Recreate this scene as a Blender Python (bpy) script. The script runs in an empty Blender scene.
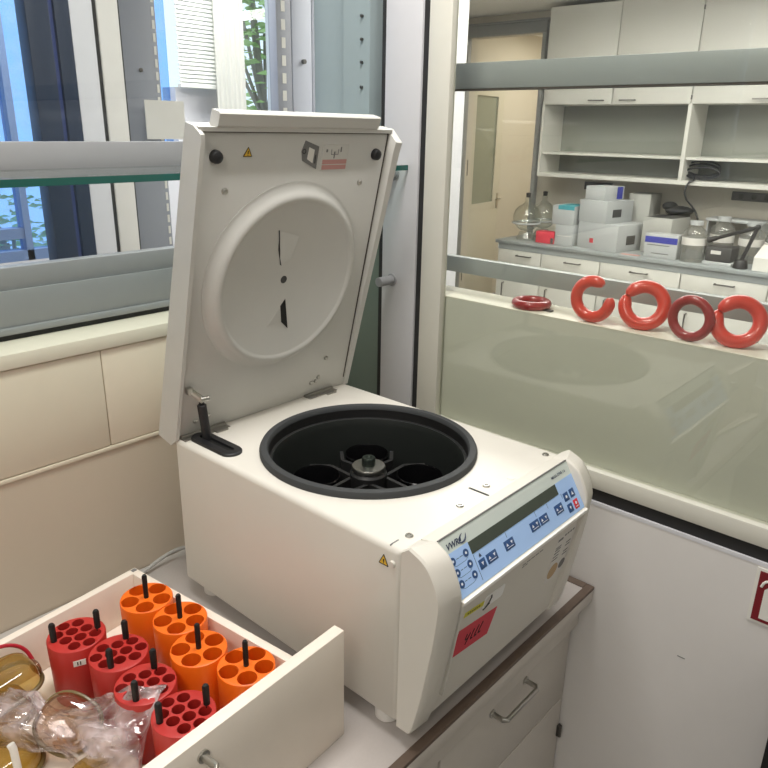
import bpy, bmesh, math, random
from mathutils import Vector, Matrix, geometry
R = math.radians
SC = bpy.context.scene
COL = SC.collection

# ---------------------------------------------------------------- camera, world, lamps, exposure
cam_d = bpy.data.cameras.new('camera'); cam = bpy.data.objects.new('camera', cam_d); COL.objects.link(cam)
yaw, pitch, roll = 0.846923, -0.340225, 0.01905
fwd = Vector((math.sin(yaw)*math.cos(pitch), math.cos(yaw)*math.cos(pitch), math.sin(pitch)))
rt0 = Vector((math.cos(yaw), -math.sin(yaw), 0)); up0 = rt0.cross(fwd)
rt = rt0*math.cos(roll) + up0*math.sin(roll); up = up0*math.cos(roll) - rt0*math.sin(roll)
M = Matrix((rt, up, -fwd)).transposed().to_4x4(); M.translation = (-0.65543, -0.54060, 0.87618)
cam.matrix_world = M
cam_d.sensor_width = 36; cam_d.lens = 36*721.97/768; cam_d.clip_start = 0.02; cam_d.clip_end = 200
SC.camera = cam

wd = bpy.data.worlds.new('sky'); SC.world = wd; wd.use_nodes = True
bg = wd.node_tree.nodes['Background']; bg.inputs[0].default_value = (0.72, 0.85, 1.0, 1); bg.inputs[1].default_value = 1.5

def area(name, loc, sx, sy, power, color=(1, .95, .88), aim=(0, 0, -1)):
    l = bpy.data.lights.new(name, 'AREA'); l.shape = 'RECTANGLE'; l.size = sx; l.size_y = sy
    l.energy = power; l.color = color
    o = bpy.data.objects.new(name, l); COL.objects.link(o); o.location = loc
    o.rotation_euler = Vector(aim).to_track_quat('-Z', 'Y').to_euler()
    return o
area('ceiling_lamp', (0.02, 0.20, 1.83), 0.9, 0.3, 23, (1, .97, .94))
area('ceiling_lamp', (-1.40, -0.45, 1.83), 0.30, 1.0, 17, (1, .95, .89))
area('ceiling_lamp', (-0.8, -1.9, 1.83), 1.2, 0.3, 4, (1, .96, .91))
area('ceiling_lamp', (2.3, 0.9, 1.83), 0.5, 2.0, 48, (1, .98, .95))
area('ceiling_lamp', (4.0, 0.2, 1.83), 0.4, 2.2, 42, (1, .98, .95))
area('added_ceiling_fill', (3.0, 1.8, 1.70), 0.3, 1.8, 30, (1, .98, .95), (0, 0, 1))  # added upward light to brighten the far ceiling and cabinets, no fitting there
area('added_ceiling_fill', (3.75, 2.15, 1.74), 0.2, 0.5, 26, (1, .98, .95), (0, 0, 1))  # second added upward light, for the ceiling above the door
area('ceiling_lamp', (0.9, 1.95, 1.83), 1.4, 0.3, 24, (.97, .98, 1))  # added to brighten the bay beyond the window, no known lamp
area('corridor_lamp', (6.5, 3.1, 1.83), 0.8, 0.8, 20, (1, .93, .82))
SC.view_settings.view_transform = 'Standard'; SC.view_settings.look = 'None'
SC.view_settings.exposure = 0.0; SC.view_settings.gamma = 1.0; SC.view_settings.use_curve_mapping = False
SC.cycles.max_bounces = 12; SC.cycles.transparent_max_bounces = 24
SC.cycles.use_denoising = True

# ---------------------------------------------------------------- materials
def lin(c):
    f = lambda v: v/12.92 if v <= .04045 else ((v+.055)/1.055)**2.4
    return (f(c[0]/255), f(c[1]/255), f(c[2]/255), 1)
def mat(name, rgb, rough=.5, metal=0.0, var=.03, scale=30, bump=0.0, bscale=200, spec=.5, coat=0):
    m = bpy.data.materials.new(name); m.use_nodes = True; nt = m.node_tree; N = nt.nodes; b = N['Principled BSDF']
    c = lin(rgb)
    tc = N.new('ShaderNodeTexCoord')
    nz = N.new('ShaderNodeTexNoise'); nz.inputs['Scale'].default_value = scale; nz.inputs['Detail'].default_value = 4
    nt.links.new(tc.outputs['Object'], nz.inputs['Vector'])
    mx = N.new('ShaderNodeMix'); mx.data_type = 'RGBA'
    mx.inputs[6].default_value = tuple(max(0, v*(1-var)) for v in c[:3]) + (1,)
    mx.inputs[7].default_value = tuple(min(1, v*(1+var)) for v in c[:3]) + (1,)
    nt.links.new(nz.outputs['Fac'], mx.inputs[0]); nt.links.new(mx.outputs[2], b.inputs['Base Color'])
    b.inputs['Roughness'].default_value = rough; b.inputs['Metallic'].default_value = metal
    b.inputs['Specular IOR Level'].default_value = spec; b.inputs['Coat Weight'].default_value = coat
    if bump:
        n2 = N.new('ShaderNodeTexNoise'); n2.inputs['Scale'].default_value = bscale
        nt.links.new(tc.outputs['Object'], n2.inputs['Vector'])
        bp = N.new('ShaderNodeBump'); bp.inputs['Strength'].default_value = bump; bp.inputs['Distance'].default_value = .001
        nt.links.new(n2.outputs['Fac'], bp.inputs['Height']); nt.links.new(bp.outputs[0], b.inputs['Normal'])
    return m
def glass(name, tint=(.93, .96, .93), base=.04, rough=0.0, diff=0.0, dcol=(200, 200, 200), power=5.0, noise=0.0):
    m = bpy.data.materials.new(name); m.use_nodes = True; nt = m.node_tree; N = nt.nodes; L = nt.links
    N.remove(N['Principled BSDF']); out = N['Material Output']
    tr = N.new('ShaderNodeBsdfTransparent'); tr.inputs[0].default_value = tuple(tint) + (1,)
    gl = N.new('ShaderNodeBsdfGlossy'); gl.inputs['Roughness'].default_value = rough
    lw = N.new('ShaderNodeLayerWeight'); lw.inputs[0].default_value = .5
    pw = N.new('ShaderNodeMath'); pw.operation = 'POWER'; pw.inputs[1].default_value = power; L.new(lw.outputs['Facing'], pw.inputs[0])
    ma = N.new('ShaderNodeMath'); ma.operation = 'MULTIPLY_ADD'; ma.inputs[1].default_value = 1-base; ma.inputs[2].default_value = base
    L.new(pw.outputs[0], ma.inputs[0])
    mx = N.new('ShaderNodeMixShader'); L.new(ma.outputs[0], mx.inputs[0]); L.new(tr.outputs[0], mx.inputs[1]); L.new(gl.outputs[0], mx.inputs[2])
    last = mx
    if diff:
        df = N.new('ShaderNodeBsdfDiffuse'); df.inputs[0].default_value = lin(dcol)
        m2 = N.new('ShaderNodeMixShader'); m2.inputs[0].default_value = diff
        if noise:
            tc = N.new('ShaderNodeTexCoord'); nz = N.new('ShaderNodeTexNoise'); nz.inputs['Scale'].default_value = noise
            L.new(tc.outputs['Object'], nz.inputs['Vector'])
            mr = N.new('ShaderNodeMapRange'); mr.inputs[1].default_value = .35; mr.inputs[2].default_value = .7
            mr.inputs[3].default_value = 0; mr.inputs[4].default_value = diff*2
            L.new(nz.outputs['Fac'], mr.inputs[0]); L.new(mr.outputs[0], m2.inputs[0])
        L.new(mx.outputs[0], m2.inputs[1]); L.new(df.outputs[0], m2.inputs[2]); last = m2
    L.new(last.outputs[0], out.inputs[0])
    return m
K = dict(
    white=mat('centrifuge_white', (220, 216, 206), .38, var=.015),
    lidgrey=mat('lid_white', (203, 202, 196), .4, var=.02),
    ring=mat('rubber_grey', (54, 56, 57), .7, bump=.15),
    bowl=mat('bowl_black', (38, 41, 39), .38),
    rotor=mat('rotor_black', (34, 34, 34), .45),
    hole=mat('black', (14, 14, 14), .6),
    gloss=mat('gloss_black', (12, 12, 13), .18),
    black=mat('black_plastic', (30, 30, 32), .45),
    steel=mat('steel', (190, 188, 182), .28, 1.0),
    dsteel=mat('dark_steel', (120, 118, 114), .35, 1.0),
    alu=mat('aluminium_grey', (150, 151, 152), .5, .25, var=.03),
    blue=mat('panel_blue', (166, 198, 242), .45),
    pgrey=mat('panel_grey', (205, 214, 208), .4),
    disp=mat('display_dark', (66, 74, 66), .25),
    navy=mat('key_blue', (44, 78, 128), .5),
    keyred=mat('key_red', (205, 45, 60), .5),
    print_=mat('print_dark', (50, 60, 85), .6),
    ink=mat('ink_black', (25, 25, 25), .6),
    inkw=mat('ink_white', (225, 228, 235), .6),
    inkg=mat('ink_grey', (120, 120, 118), .6),
    yellow=mat('sticker_yellow', (235, 190, 60), .5),
    lime=mat('tape_yellow', (214, 208, 60), .6),
    redlab=mat('label_red', (214, 62, 78), .6, var=.06),
    paper=mat('paper_white', (228, 226, 218), .7),
    pale=mat('label_pale', (222, 219, 213), .5),
    pink=mat('label_pink', (196, 146, 140), .6),
    tan=mat('seal_tan', (190, 160, 120), .6),
    orange=mat('adapter_orange', (248, 114, 20), .42, var=.04),
    red=mat('adapter_red', (186, 47, 42), .42, var=.05),
    redp=mat('red_plastic', (175, 32, 48), .35),
    cream=mat('drawer_cream', (240, 230, 216), .5),
    counter=mat('worktop_grey', (186, 179, 174), .5, var=.04, scale=200),
    wood=mat('wood_edge', (104, 88, 76), .55, var=.15, scale=60),
    cab=mat('cabinet_grey', (208, 202, 193), .5),
    wall=mat('wall_grey', (222, 219, 215), .55, var=.02),
    beige=mat('panel_beige', (222, 209, 190), .5, var=.02),
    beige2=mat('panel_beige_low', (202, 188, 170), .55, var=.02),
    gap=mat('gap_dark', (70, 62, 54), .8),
    gasket=mat('gasket_black', (34, 34, 34), .6),
    post2=mat('post_light', (200, 200, 202), .45),
    post=mat('post_white', (214, 214, 218), .45),
    frame=mat('frame_cream', (208, 206, 194), .45),
    sill=mat('sill_cream', (222, 213, 196), .5),
    ggreen=mat('panel_grey_green', (203, 203, 192), .6, var=.02),
    ledge=mat('ledge_white', (226, 222, 208), .5),
    rail=mat('rail_grey', (148, 153, 152), .45, .2),
    dgreen=mat('grey_green_dark', (104, 116, 106), .6),
    ggrey=mat('post_grey_green', (146, 160, 162), .5),
    ceil=mat('ceiling_white', (242, 241, 236), .8),
    floor=mat('floor_grey', (140, 136, 130), .6, var=.06),
    fwall=mat('far_wall', (206, 200, 186), .7),
    fcab=mat('far_cabinet', (214, 213, 205), .5),
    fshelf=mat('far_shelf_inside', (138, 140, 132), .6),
    ftop=mat('far_worktop', (150, 156, 156), .5),
    door=mat('door_paint', (200, 196, 180), .5),
    corr=mat('corridor_cream', (240, 222, 190), .8),
    box=mat('carton_white', (184, 187, 187), .6),
    teal=mat('teal', (70, 150, 160), .6),
    bluep=mat('blue_band', (52, 60, 160), .6),
    boxgrey=mat('carton_grey', (178, 178, 172), .6),
    darkgrey=mat('dark_grey', (66, 66, 66), .6),
    ringred=mat('ring_red', (210, 62, 48), .28, var=.05, coat=.4),
    ringdk=mat('ring_dark_red', (150, 40, 44), .3, var=.06, coat=.3),
    sred=mat('sign_red', (122, 24, 34), .5),
    navyf=mat('navy_frame', (26, 42, 66), .4),
    navyl=mat('navy_frame_light', (50, 66, 118), .4),
    slotg=mat('slotted_grey', (152, 154, 162), .5),
    metald=mat('locker_paint', (196, 200, 212), .45),
    blind=mat('blind_slat', (222, 222, 214), .6),
    curt=mat('curtain_cream', (196, 196, 188), .8),
    leaf=mat('leaf_green', (168, 200, 132), .6, var=.3, scale=3),
    bark=mat('bark', (150, 145, 135), .8),
    cord=mat('cord_grey', (180, 178, 174), .5),
    shelfglass=glass('glass_shelf', (.90, .96, .94), .06),
    pane=glass('window_glass', (.98, .99, .985), .04),
    paner=glass('partition_glass', (.96, .97, .945), .05),
    paneb=glass('blue_glass', (.56, .76, 1.0), .06, diff=.08, dcol=(215, 230, 250), noise=14),
    clear=glass('clear_glass', (.93, .95, .93), .10, power=2.5),
    clear2=glass('clear_plastic', (.88, .89, .87), .12, rough=.1, diff=.10, dcol=(215, 215, 210), power=2.5),
    amber=glass('amber_plastic', (.78, .62, .26), .08, rough=.06, diff=.28, dcol=(168, 132, 58), power=2.5),
    amberrim=mat('amber_rim', (112, 96, 58), .3),
    rosy=glass('rosy_plastic', (.72, .55, .40), .12, rough=.05, diff=.16, dcol=(160, 105, 72), power=2.5),
    bag=glass('polythene_bag', (.90, .86, .86), .13, rough=.14, diff=.30, dcol=(222, 206, 206), power=1.8, noise=28),
)
# edge of glass shelf
K['shelfedge'] = mat('glass_edge_green', (34, 88, 80), .15)

# ---------------------------------------------------------------- mesh builder
ABS = {}
ROOT = {}
class MB:
    def __init__(s, T=None, local=False): s.bm = bmesh.new(); s.T = T; s.local = local
    def _v(s, p): return s.bm.verts.new(Vector(p))
    def box(s, x0, x1, y0, y1, z0, z1, bev=0, seg=2):
        b = bmesh.new()
        vs = [b.verts.new((x, y, z)) for x in (x0, x1) for y in (y0, y1) for z in (z0, z1)]
        for f in ((0, 1, 3, 2), (4, 6, 7, 5), (0, 4, 5, 1), (2, 3, 7, 6), (0, 2, 6, 4), (1, 5, 7, 3)): b.faces.new([vs[i] for i in f])
        if bev: bmesh.ops.bevel(b, geom=list(b.edges), offset=bev, segments=seg, affect='EDGES', profile=.5)
        s.add(b); return s
    def add(s, b, mtx=None):
        mp = {}
        for v in b.verts: mp[v] = s.bm.verts.new(mtx @ v.co if mtx else v.co)
        for f in b.faces:
            try: s.bm.faces.new([mp[v] for v in f.verts])
            except ValueError: pass
        b.free()
    def loft(s, secs, closed=True, cap=True, ring=False):
        rows = [[s._v(p) for p in sec] for sec in secs]; n = len(rows[0])
        pairs = list(zip(rows[:-1], rows[1:])) + ([(rows[-1], rows[0])] if ring else [])
        for a, b in pairs:
            for i in range(n if closed else n-1):
                j = (i+1) % n
                try: s.bm.faces.new((a[i], a[j], b[j], b[i]))
                except ValueError: pass
        if cap and closed and not ring:
            s.bm.faces.new(rows[0][::-1]); s.bm.faces.new(rows[-1])
        return s
    def prism(s, poly, axis, a, b):
        def P(u, v, w): return {'x': (w, u, v), 'y': (u, w, v), 'z': (u, v, w)}[axis]
        return s.loft([[P(u, v, a) for u, v in poly], [P(u, v, b) for u, v in poly]])
    def cyl(s, p0, p1, r0, r1=None, seg=20, bev=0):
        r1 = r0 if r1 is None else r1; p0 = Vector(p0); p1 = Vector(p1); d = (p1-p0); L = d.length
        q = d.to_track_quat('Z', 'Y')
        if bev: prof = [(r0-bev, 0), (r0, bev), (r1, L-bev), (r1-bev, L)]
        else: prof = [(r0, 0), (r1, L)]
        return s.loft([[p0+q @ Vector((r*math.cos(2*math.pi*i/seg), r*math.sin(2*math.pi*i/seg), z)) for i in range(seg)] for r, z in prof])
    def lathe(s, prof, c=(0, 0, 0), seg=48, mtx=None):
        c = Vector(c); rows = []
        for r, z in prof:
            if r < 1e-6:
                p = Vector((0, 0, z)); rows.append([s._v((mtx @ p if mtx else p)+c)])
            else:
                rw = []
                for i in range(seg):
                    p = Vector((r*math.cos(2*math.pi*i/seg), r*math.sin(2*math.pi*i/seg), z)); rw.append(s._v((mtx @ p if mtx else p)+c))
                rows.append(rw)
        for a, b in zip(rows[:-1], rows[1:]):
            for i in range(seg):
                j = (i+1) % seg
                q = [a[i % len(a)], a[j % len(a)], b[j % len(b)], b[i % len(b)]]
                u = []
                for v in q:
                    if v not in u: u.append(v)
                if len(u) > 2:
                    try: s.bm.faces.new(u)
                    except ValueError: pass
        return s
    def tube(s, pts, r, seg=10, closed=False, smooth=0):
        pts = [Vector(p) for p in pts]
        for _ in range(smooth):
            q = [pts[0]] if not closed else []
            rng = range(len(pts)) if closed else range(len(pts)-1)
            for i in rng:
                a, b = pts[i], pts[(i+1) % len(pts)]; q += [a*.75+b*.25, a*.25+b*.75]
            if not closed: q.append(pts[-1])
            pts = q
        n = len(pts); secs = []; ref = None
        for i in range(n):
            if closed: t = pts[(i+1) % n]-pts[i-1]
            else: t = pts[min(i+1, n-1)]-pts[max(i-1, 0)]
            t.normalize()
            if ref is None: ref = t.orthogonal().normalized()
            ref = (ref-t*ref.dot(t)).normalized(); b = t.cross(ref)
            rr = r(i/(n-1)) if callable(r) else r
            secs.append([pts[i]+ref*rr*math.cos(2*math.pi*k/seg)+b*rr*math.sin(2*math.pi*k/seg) for k in range(seg)])
        return s.loft(secs, ring=closed)
    def sphere(s, c, r, seg=24, sc=(1, 1, 1)):
        b = bmesh.new(); bmesh.ops.create_uvsphere(b, u_segments=seg, v_segments=seg//2, radius=r)
        s.add(b, Matrix.Translation(c) @ Matrix.Diagonal((*sc, 1))); return s
    def plate(s, outer, holes, z, depth, bottoms=True):
        """flat face at height z with round holes (x, y, r, n); each hole gets a wall and a floor"""
        pts = [Vector(p) for p in outer]; ed = [(i, (i+1) % len(outer)) for i in range(len(outer))]
        for (x, y, r, n) in holes:
            k = len(pts); pts += [Vector((x+r*math.cos(2*math.pi*i/n), y+r*math.sin(2*math.pi*i/n))) for i in range(n)]
            ed += [(k+i, k+(i+1) % n) for i in range(n)]
        vo, _, fo, ov, _, _ = geometry.delaunay_2d_cdt(pts, ed, [], 1, 1e-7)
        V = [s._v((p.x, p.y, z)) for p in vo]; inv = {}
        for k, src in enumerate(ov):
            for q in src: inv[q] = V[k]
        for f in fo:
            c = sum((vo[i] for i in f), Vector((0, 0)))/len(f)
            if any((c.x-x)**2+(c.y-y)**2 < (r*math.cos(math.pi/n)*.999)**2 for x, y, r, n in holes): continue
            s.bm.faces.new([V[i] for i in f])
        k = len(outer)
        for (x, y, r, n) in holes:
            if bottoms:
                a = [inv[k+i] for i in range(n)]; b = [s._v((v.co.x, v.co.y, z-depth)) for v in a]
                for i in range(n):
                    j = (i+1) % n; s.bm.faces.new((a[i], b[i], b[j], a[j]))
                s.bm.faces.new(b)
            k += n
        return [inv[i] for i in range(len(outer))]
    def build(s, name, m, parent=None, angle=35, base=True):
        bm = s.bm
        if s.T:
            for v in bm.verts: v.co = s.T(v.co)
        bmesh.ops.recalc_face_normals(bm, faces=bm.faces)
        co = [v.co for v in bm.verts]
        lo = Vector([min(c[i] for c in co) for i in range(3)]); hi = Vector([max(c[i] for c in co) for i in range(3)])
        o0 = (lo+hi)/2
        if parent is None: o0.z = lo.z
        for v in bm.verts: v.co -= o0
        me = bpy.data.meshes.new(name); bm.to_mesh(me); bm.free()
        if angle:
            me.polygons.foreach_set('use_smooth', [True]*len(me.polygons)); me.set_sharp_from_angle(angle=R(angle))
        me.materials.append(m)
        o = bpy.data.objects.new(name, me); COL.objects.link(o)
        if parent is None: o.location = o0; ABS[o.name] = o0.copy()
        else:
            o.parent = parent; pa = Vector((0, 0, 0)) if s.local and parent.parent is None and parent.type == 'EMPTY' else ABS[parent.name]
            o.location = o0-pa; ABS[o.name] = o0.copy()
        return o
def thing(name, label, cat, loc=(0, 0, 0), rz=0, group=None):
    o = bpy.data.objects.new(name, None); COL.objects.link(o); o.location = loc; o.rotation_euler = (0, 0, rz)
    o.empty_display_size = .05; ABS[o.name] = Vector(loc); tag(o, label, cat, group); return o
def tag(o, label, cat, group=None):
    o['label'] = label; o['category'] = cat
    if group: o['group'] = group
    return o
def struct(name, m, *boxes, bev=0, mb=None):
    b = mb or MB()
    for q in boxes: b.box(*q, bev=bev)
    o = b.build(name, m); o['kind'] = 'structure'; return o
def text(body, size, m, parent, T, name='lettering', ext=0.0, shear=0, bold=0, align='LEFT'):
    c = bpy.data.curves.new('t', 'FONT'); c.body = body; c.size = size; c.shear = shear; c.offset = bold; c.align_x = align; c.resolution_u = 2
    o = bpy.data.objects.new('t', c); COL.objects.link(o)
    dg = bpy.context.evaluated_depsgraph_get(); me = bpy.data.meshes.new_from_object(o.evaluated_get(dg))
    bpy.data.objects.remove(o); bpy.data.curves.remove(c)
    b = MB(T); b.bm.from_mesh(me); bpy.data.meshes.remove(me)
    return b.build(name, m, parent, angle=0)
def copytree(o, parent=None):
    c = o.copy(); COL.objects.link(c)
    if parent: c.parent = parent
    for ch in list(o.children): copytree(ch, c)
    return c
def circ(cx, cy, r, n, a0=0): return [(cx+r*math.cos(a0+2*math.pi*i/n), cy+r*math.sin(a0+2*math.pi*i/n)) for i in range(n)]

# ================================================================ THE SETTING
XR, YB = 0.577, 0.684
struct('floor', K['floor'], (-2.5, 5.5, -2.7, 2.4, -.95, -.9), (3.3, 9, 2.4, 4.0, -.95, -.9))
struct('ceiling', K['ceil'], (-2.5, 5.5, -2.7, 2.55, 1.85, 1.9), (3.3, 9, 2.55, 4.1, 1.85, 1.9))
struct('wall_left', K['wall'], (-2.5, -2.4, -2.7, .767, -.9, 1.85))
struct('wall_front', K['wall'], (-2.4, 5.4, -2.7, -2.6, -.9, 1.85))
# right partition: grey lower panel, glazing frame, post
struct('wall_right', K['wall'], (XR, XR+.10, -2.6, .767, -.9, .181))
struct('trim_1', K['post'], (XR-.001, XR+.06, -2.6, .446, .181, .188))
struct('trim_2', K['gasket'], (XR+.004, XR+.06, -2.6, .446, .188, .215))
struct('trim_3', K['frame'], (XR-.002, XR+.05, -2.6, .390, .215, .252), bev=.002)
struct('trim_4', K['frame'], (XR-.002, XR+.0185, .390, .446, .215, 1.85), bev=.002)
struct('trim_5', K['gasket'], (XR+.004, XR+.0185, .446, .463, .188, 1.85))
struct('trim_6', K['post2'], (XR-.002, XR+.0215, .463, .561, .181, 1.85), bev=.003)
struct('trim_7', K['gasket'], (XR+.004, XR+.06, .561, .575, .181, 1.85))
struct('window_1', K['paner'], (XR+.012, XR+.018, -2.55, .3895, .2525, 1.849))
# greyish low screen behind the glass with a white ledge
struct('wall_screen', K['ggreen'], (XR+.0225, XR+.040, -2.6, .56, .2525, .5305))
struct('trim_8', K['ledge'], (XR+.022, XR+.115, -2.6, .56, .5305, .533), bev=.001)
struct('trim_9', K['rail'], (.715, .735, -2.6, .86, .562, .598), bev=.001)
struct('trim_32', K['gap'], (.7165, .7435, -2.6, .86, .9565, .960))
struct('trim_10', K['rail'], (.715, .745, -2.6, .86, .960, 1.011), bev=.001)
# back of the corner
struct('trim_11', K['dgreen'], (XR+.01, XR+.03, .575, .767, .181, .74))
struct('trim_12', K['ggrey'], (XR+.004, XR+.05, .611, .690, .74, 1.85))
struct('trim_13', K['ggrey'], (XR+.02, XR+.05, .690, .80, .74, 1.85))
b = MB()
for z in (1.10, 1.055, 1.01, .96, .90): b.cyl((XR+.0035, .632, z), (XR-.0015, .632, z), .0032, seg=12)
b.build('frame_screw', K['dsteel'], bpy.data.objects['trim_12'])
# back wall panels below the window
b = MB(); b.box(-2.4, -.054, YB+.004, .80, .2935, .4825, bev=.001).box(-.052, XR, YB+.004, .80, .2935, .4825, bev=.001)
o = b.build('wall_back', K['beige']); o['kind'] = 'structure'
struct('trim_14', K['beige'], (-2.4, XR, YB+.002, .80, .284, .2915), bev=.001)
struct('trim_15', K['gap'], (-2.4, XR, YB+.010, .80, .2825, .2840), (-2.4, XR, YB+.010, .80, .2915, .2935), (-.054, -.052, YB+.010, .80, .2935, .4825), (-2.4, XR, YB+.010, .80, .4825, .4845))
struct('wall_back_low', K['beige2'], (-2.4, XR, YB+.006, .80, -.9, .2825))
struct('trim_16', K['sill'], (-2.4, XR, YB-.001, .80, .4845, .511), bev=.002)
# window over the sill: bottom rail in steps, mid rail, glass
struct('trim_17', K['gasket'], (-2.4, XR, .768, .79, .511, .521))
struct('trim_18', K['alu'], (-2.4, XR, .760, .79, .521, .534), bev=.003)
struct('trim_19', K['alu'], (-2.4, XR, .766, .79, .534, .598), bev=.001)
struct('trim_20', K['alu'], (-2.4, XR, .772, .80, .598, .637), bev=.001)
struct('trim_21', K['alu'], (-2.4, XR, .764, .80, .796, .844), bev=.001)
struct('trim_22', K['alu'], (-2.4, XR, .760, .80, .787, .796), bev=.001)
struct('window_2', K['pane'], (-2.4, XR, .779, .785, .637, .787), (-2.4, XR, .779, .785, .844, 1.849))
# beyond the window: frames of the neighbouring bay
struct('trim_23', K['navyf'], (.116, .168, 1.19, 1.24, -.9, 1.85), bev=.002)
struct('trim_24', K['navyl'], (.168, .180, 1.20, 1.24, -.9, 1.85))
struct('trim_25', K['navyf'], (.180, .215, 1.19, 1.24, -.9, 1.85), bev=.002)
struct('trim_26', K['post'], (.215, .270, 1.19, 1.25, -.9, 1.85), bev=.002)
struct('trim_27', K['gasket'], (.270, .281, 1.195, 1.24, -.9, 1.85))
struct('trim_28', K['pale'], (.281, .334, 1.19, 1.24, -.9, 1.85), bev=.002)
struct('trim_29', K['gasket'], (.334, .339, 1.195, 1.24, -.9, 1.85))
# outer wall with its windows
struct('wall_outer', K['post'], (-2.5, -.9, 2.4, 2.5, -.9, 1.85), (.668, 1.19, 2.4, 2.5, -.9, 1.85), (1.86, 3.4, 2.4, 2.5, -.9, 1.85), (3.3, 3.4, 2.5, 4.1, -.9, 1.85), (-.9, .668, 2.4, 2.5, -.9, .36), (1.19, 1.86, 2.4, 2.5, -.9, .66), (1.262, 1.60, 2.4, 2.5, .66, 1.03), (-2.5, -2.4, .80, 2.4, -.9, 1.85))
struct('window_3', K['paneb'], (-.9, .668, 2.43, 2.436, .36, 1.85))
b = MB(); b.box(.540, .566, 2.40, 2.46, .36, 1.85).box(.655, .668, 2.40, 2.46, .36, 1.85).box(-.9, .655, 2.40, 2.46, .36, .40).box(-.9, .54, 2.405, 2.455, .445, .485)
b.build('window_frame', mat('blue_grey_frame', (112, 136, 176), .45), bpy.data.objects['window_3'])
struct('window_4', K['pane'], (1.262, 1.86, 2.44, 2.446, 1.03, 1.85), (1.60, 1.86, 2.44, 2.446, .66, 1.03))
struct('window_5', K['paneb'], (1.19, 1.2615, 2.44, 2.446, .66, 1.85))
b = MB(); b.box(1.6005, 1.622, 2.40, 2.46, .66, 1.85).box(1.6225, 1.8445, 2.40, 2.46, .66, .70).box(1.845, 1.86, 2.40, 2.46, .66, 1.85)
b.build('window_frame', K['slotg'], bpy.data.objects['window_4'])
# far room
DY0, DY1, DZ = 3.02, 3.80, 1.68
struct('wall_far', K['fwall'], (5.4, 5.5, -2.6, DY0, -.9, 1.85), (5.4, 5.5, DY1, 4.0, -.9, 1.85), (5.4, 5.5, DY0, DY1, DZ, 1.85))
struct('wall_side', K['fwall'], (3.4, 9, 4.0, 4.1, -.9, 1.85))
struct('wall_corridor', K['corr'], (7.6, 7.7, 1.0, 4.0, -.9, 1.85), (5.5, 7.6, 1.9, 2.0, -.9, 1.85))
struct('trim_30', mat('door_frame_grey', (150, 153, 152), .5), (5.34, 5.40, DY0-.04, DY0, -.9, DZ), (5.34, 5.40, DY1, DY1+.10, -.9, DZ), (5.34, 5.40, DY0-.04, DY1+.10, DZ, DZ+.09), (5.33, 5.40, DY0-.06, DY1+.2, DZ+.09, DZ+.11), bev=.004)
struct('trim_31', K['corr'], (7.50, 7.60, 3.15, 3.35, -.9, 1.85))
TD = lambda v: Vector((5.43, 3.80, -.9)) + Matrix.Rotation(R(98), 3, 'Z') @ Vector((v.x, v.y, v.z))
b = MB(TD); b.box(0, .04, -.76, 0, 0, .98, bev=.002).box(0, .04, -.76, -.62, .98, 2.28).box(0, .04, -.14, 0, .98, 2.28).box(0, .04, -.62, -.14, 2.1, 2.28).box(0, .04, -.62, -.14, .98, 1.06)
o = b.build('door_1', K['door']); o['kind'] = 'structure'
MB(TD).box(.015, .022, -.62, -.14, 1.06, 2.10).build('door_glass', mat('wired_glass', (140, 146, 132), .2), o)
MB(TD).box(-.006, .0, -.75, -.71, .98, 1.14, bev=.002).tube([(-.004, -.73, 1.08), (-.045, -.73, 1.08), (-.045, -.62, 1.08)], .009).build('door_handle', K['steel'], o)
MB(TD).box(-.004, 0, -.012, 0, 1.35, 1.50).box(-.004, 0, -.012, 0, .3, .45).build('door_hinge', K['dsteel'], o)

# ================================================================ BENCH
t = thing('worktop', 'grey laboratory worktop with dark wooden edging under the centrifuge', 'worktop', (-.9, .3, -.03))
MB().box(-2.39, XR-.021, -.021, YB+.003, -.03, 0).build('top_slab', K['counter'], t)
b = MB(); b.box(-2.39, XR-.002, -.038, -.0212, -.006, .0022, bev=.002).box(XR-.0205, XR-.0015, -.0212, YB, -.006, .0022, bev=.002)
b.build('edging', K['wood'], t)
MB().box(-2.39, XR-.002, -.037, -.0212, -.034, -.0062, bev=.002).build('front_strip', K['cab'], t)
MB().box(-2.39, XR-.002, -.012, .0, -.105, -.0315).build('apron', K['cab'], t)
def bow(b, xa, xb, y, z, out=.03, r=.005):
    b.tube([(xa, y, z), (xa, y-out+.006, z), (xa+(.006 if xb > xa else -.006), y-out, z), (xb-(.006 if xb > xa else -.006), y-out, z), (xb, y-out+.006, z), (xb, y, z)], r, seg=12)
    b.cyl((xa, y, z), (xa, y-.003, z), r*1.7).cyl((xb, y, z), (xb, y-.003, z), r*1.7)
def cabinet(x0, x1, label):
    t = thing('drawer_cabinet', label, 'cabinet', ((x0+x1)/2, .3, -.9))
    MB().box(x0, x1, .020, YB-.01, -.82, -.106).build('carcass', K['cab'], t)
    MB().box(x0+.02, x1-.02, .06, YB-.03, -.9, -.82).build('plinth', K['darkgrey'], t)
    for z0, z1 in ((-.3005, -.108), (-.81, -.3035)):
        d = MB().box(x0+.002, x1-.002, .0, .0195, z0, z1, bev=.0015).build('drawer_front' if z0 > -.5 else 'cabinet_door', K['cab'], t)
        xm = (x0+x1)/2-.013
        if z0 > -.5:
            b = MB(); bow(b, xm-.058, xm+.058, 0, -.138); b.build('handle', K['steel'], d)
        else:
            b = MB(); bow(b, x0+.06, x0+.176, 0, -.38); b.build('handle', K['steel'], d)
    MB().box(x1-.012, x1-.001, -.004, .0, -.405, -.375, bev=.001).cyl((x1-.007, -.006, -.405), (x1-.007, -.006, -.375), .004).build('hinge', K['dsteel'], t)
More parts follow.
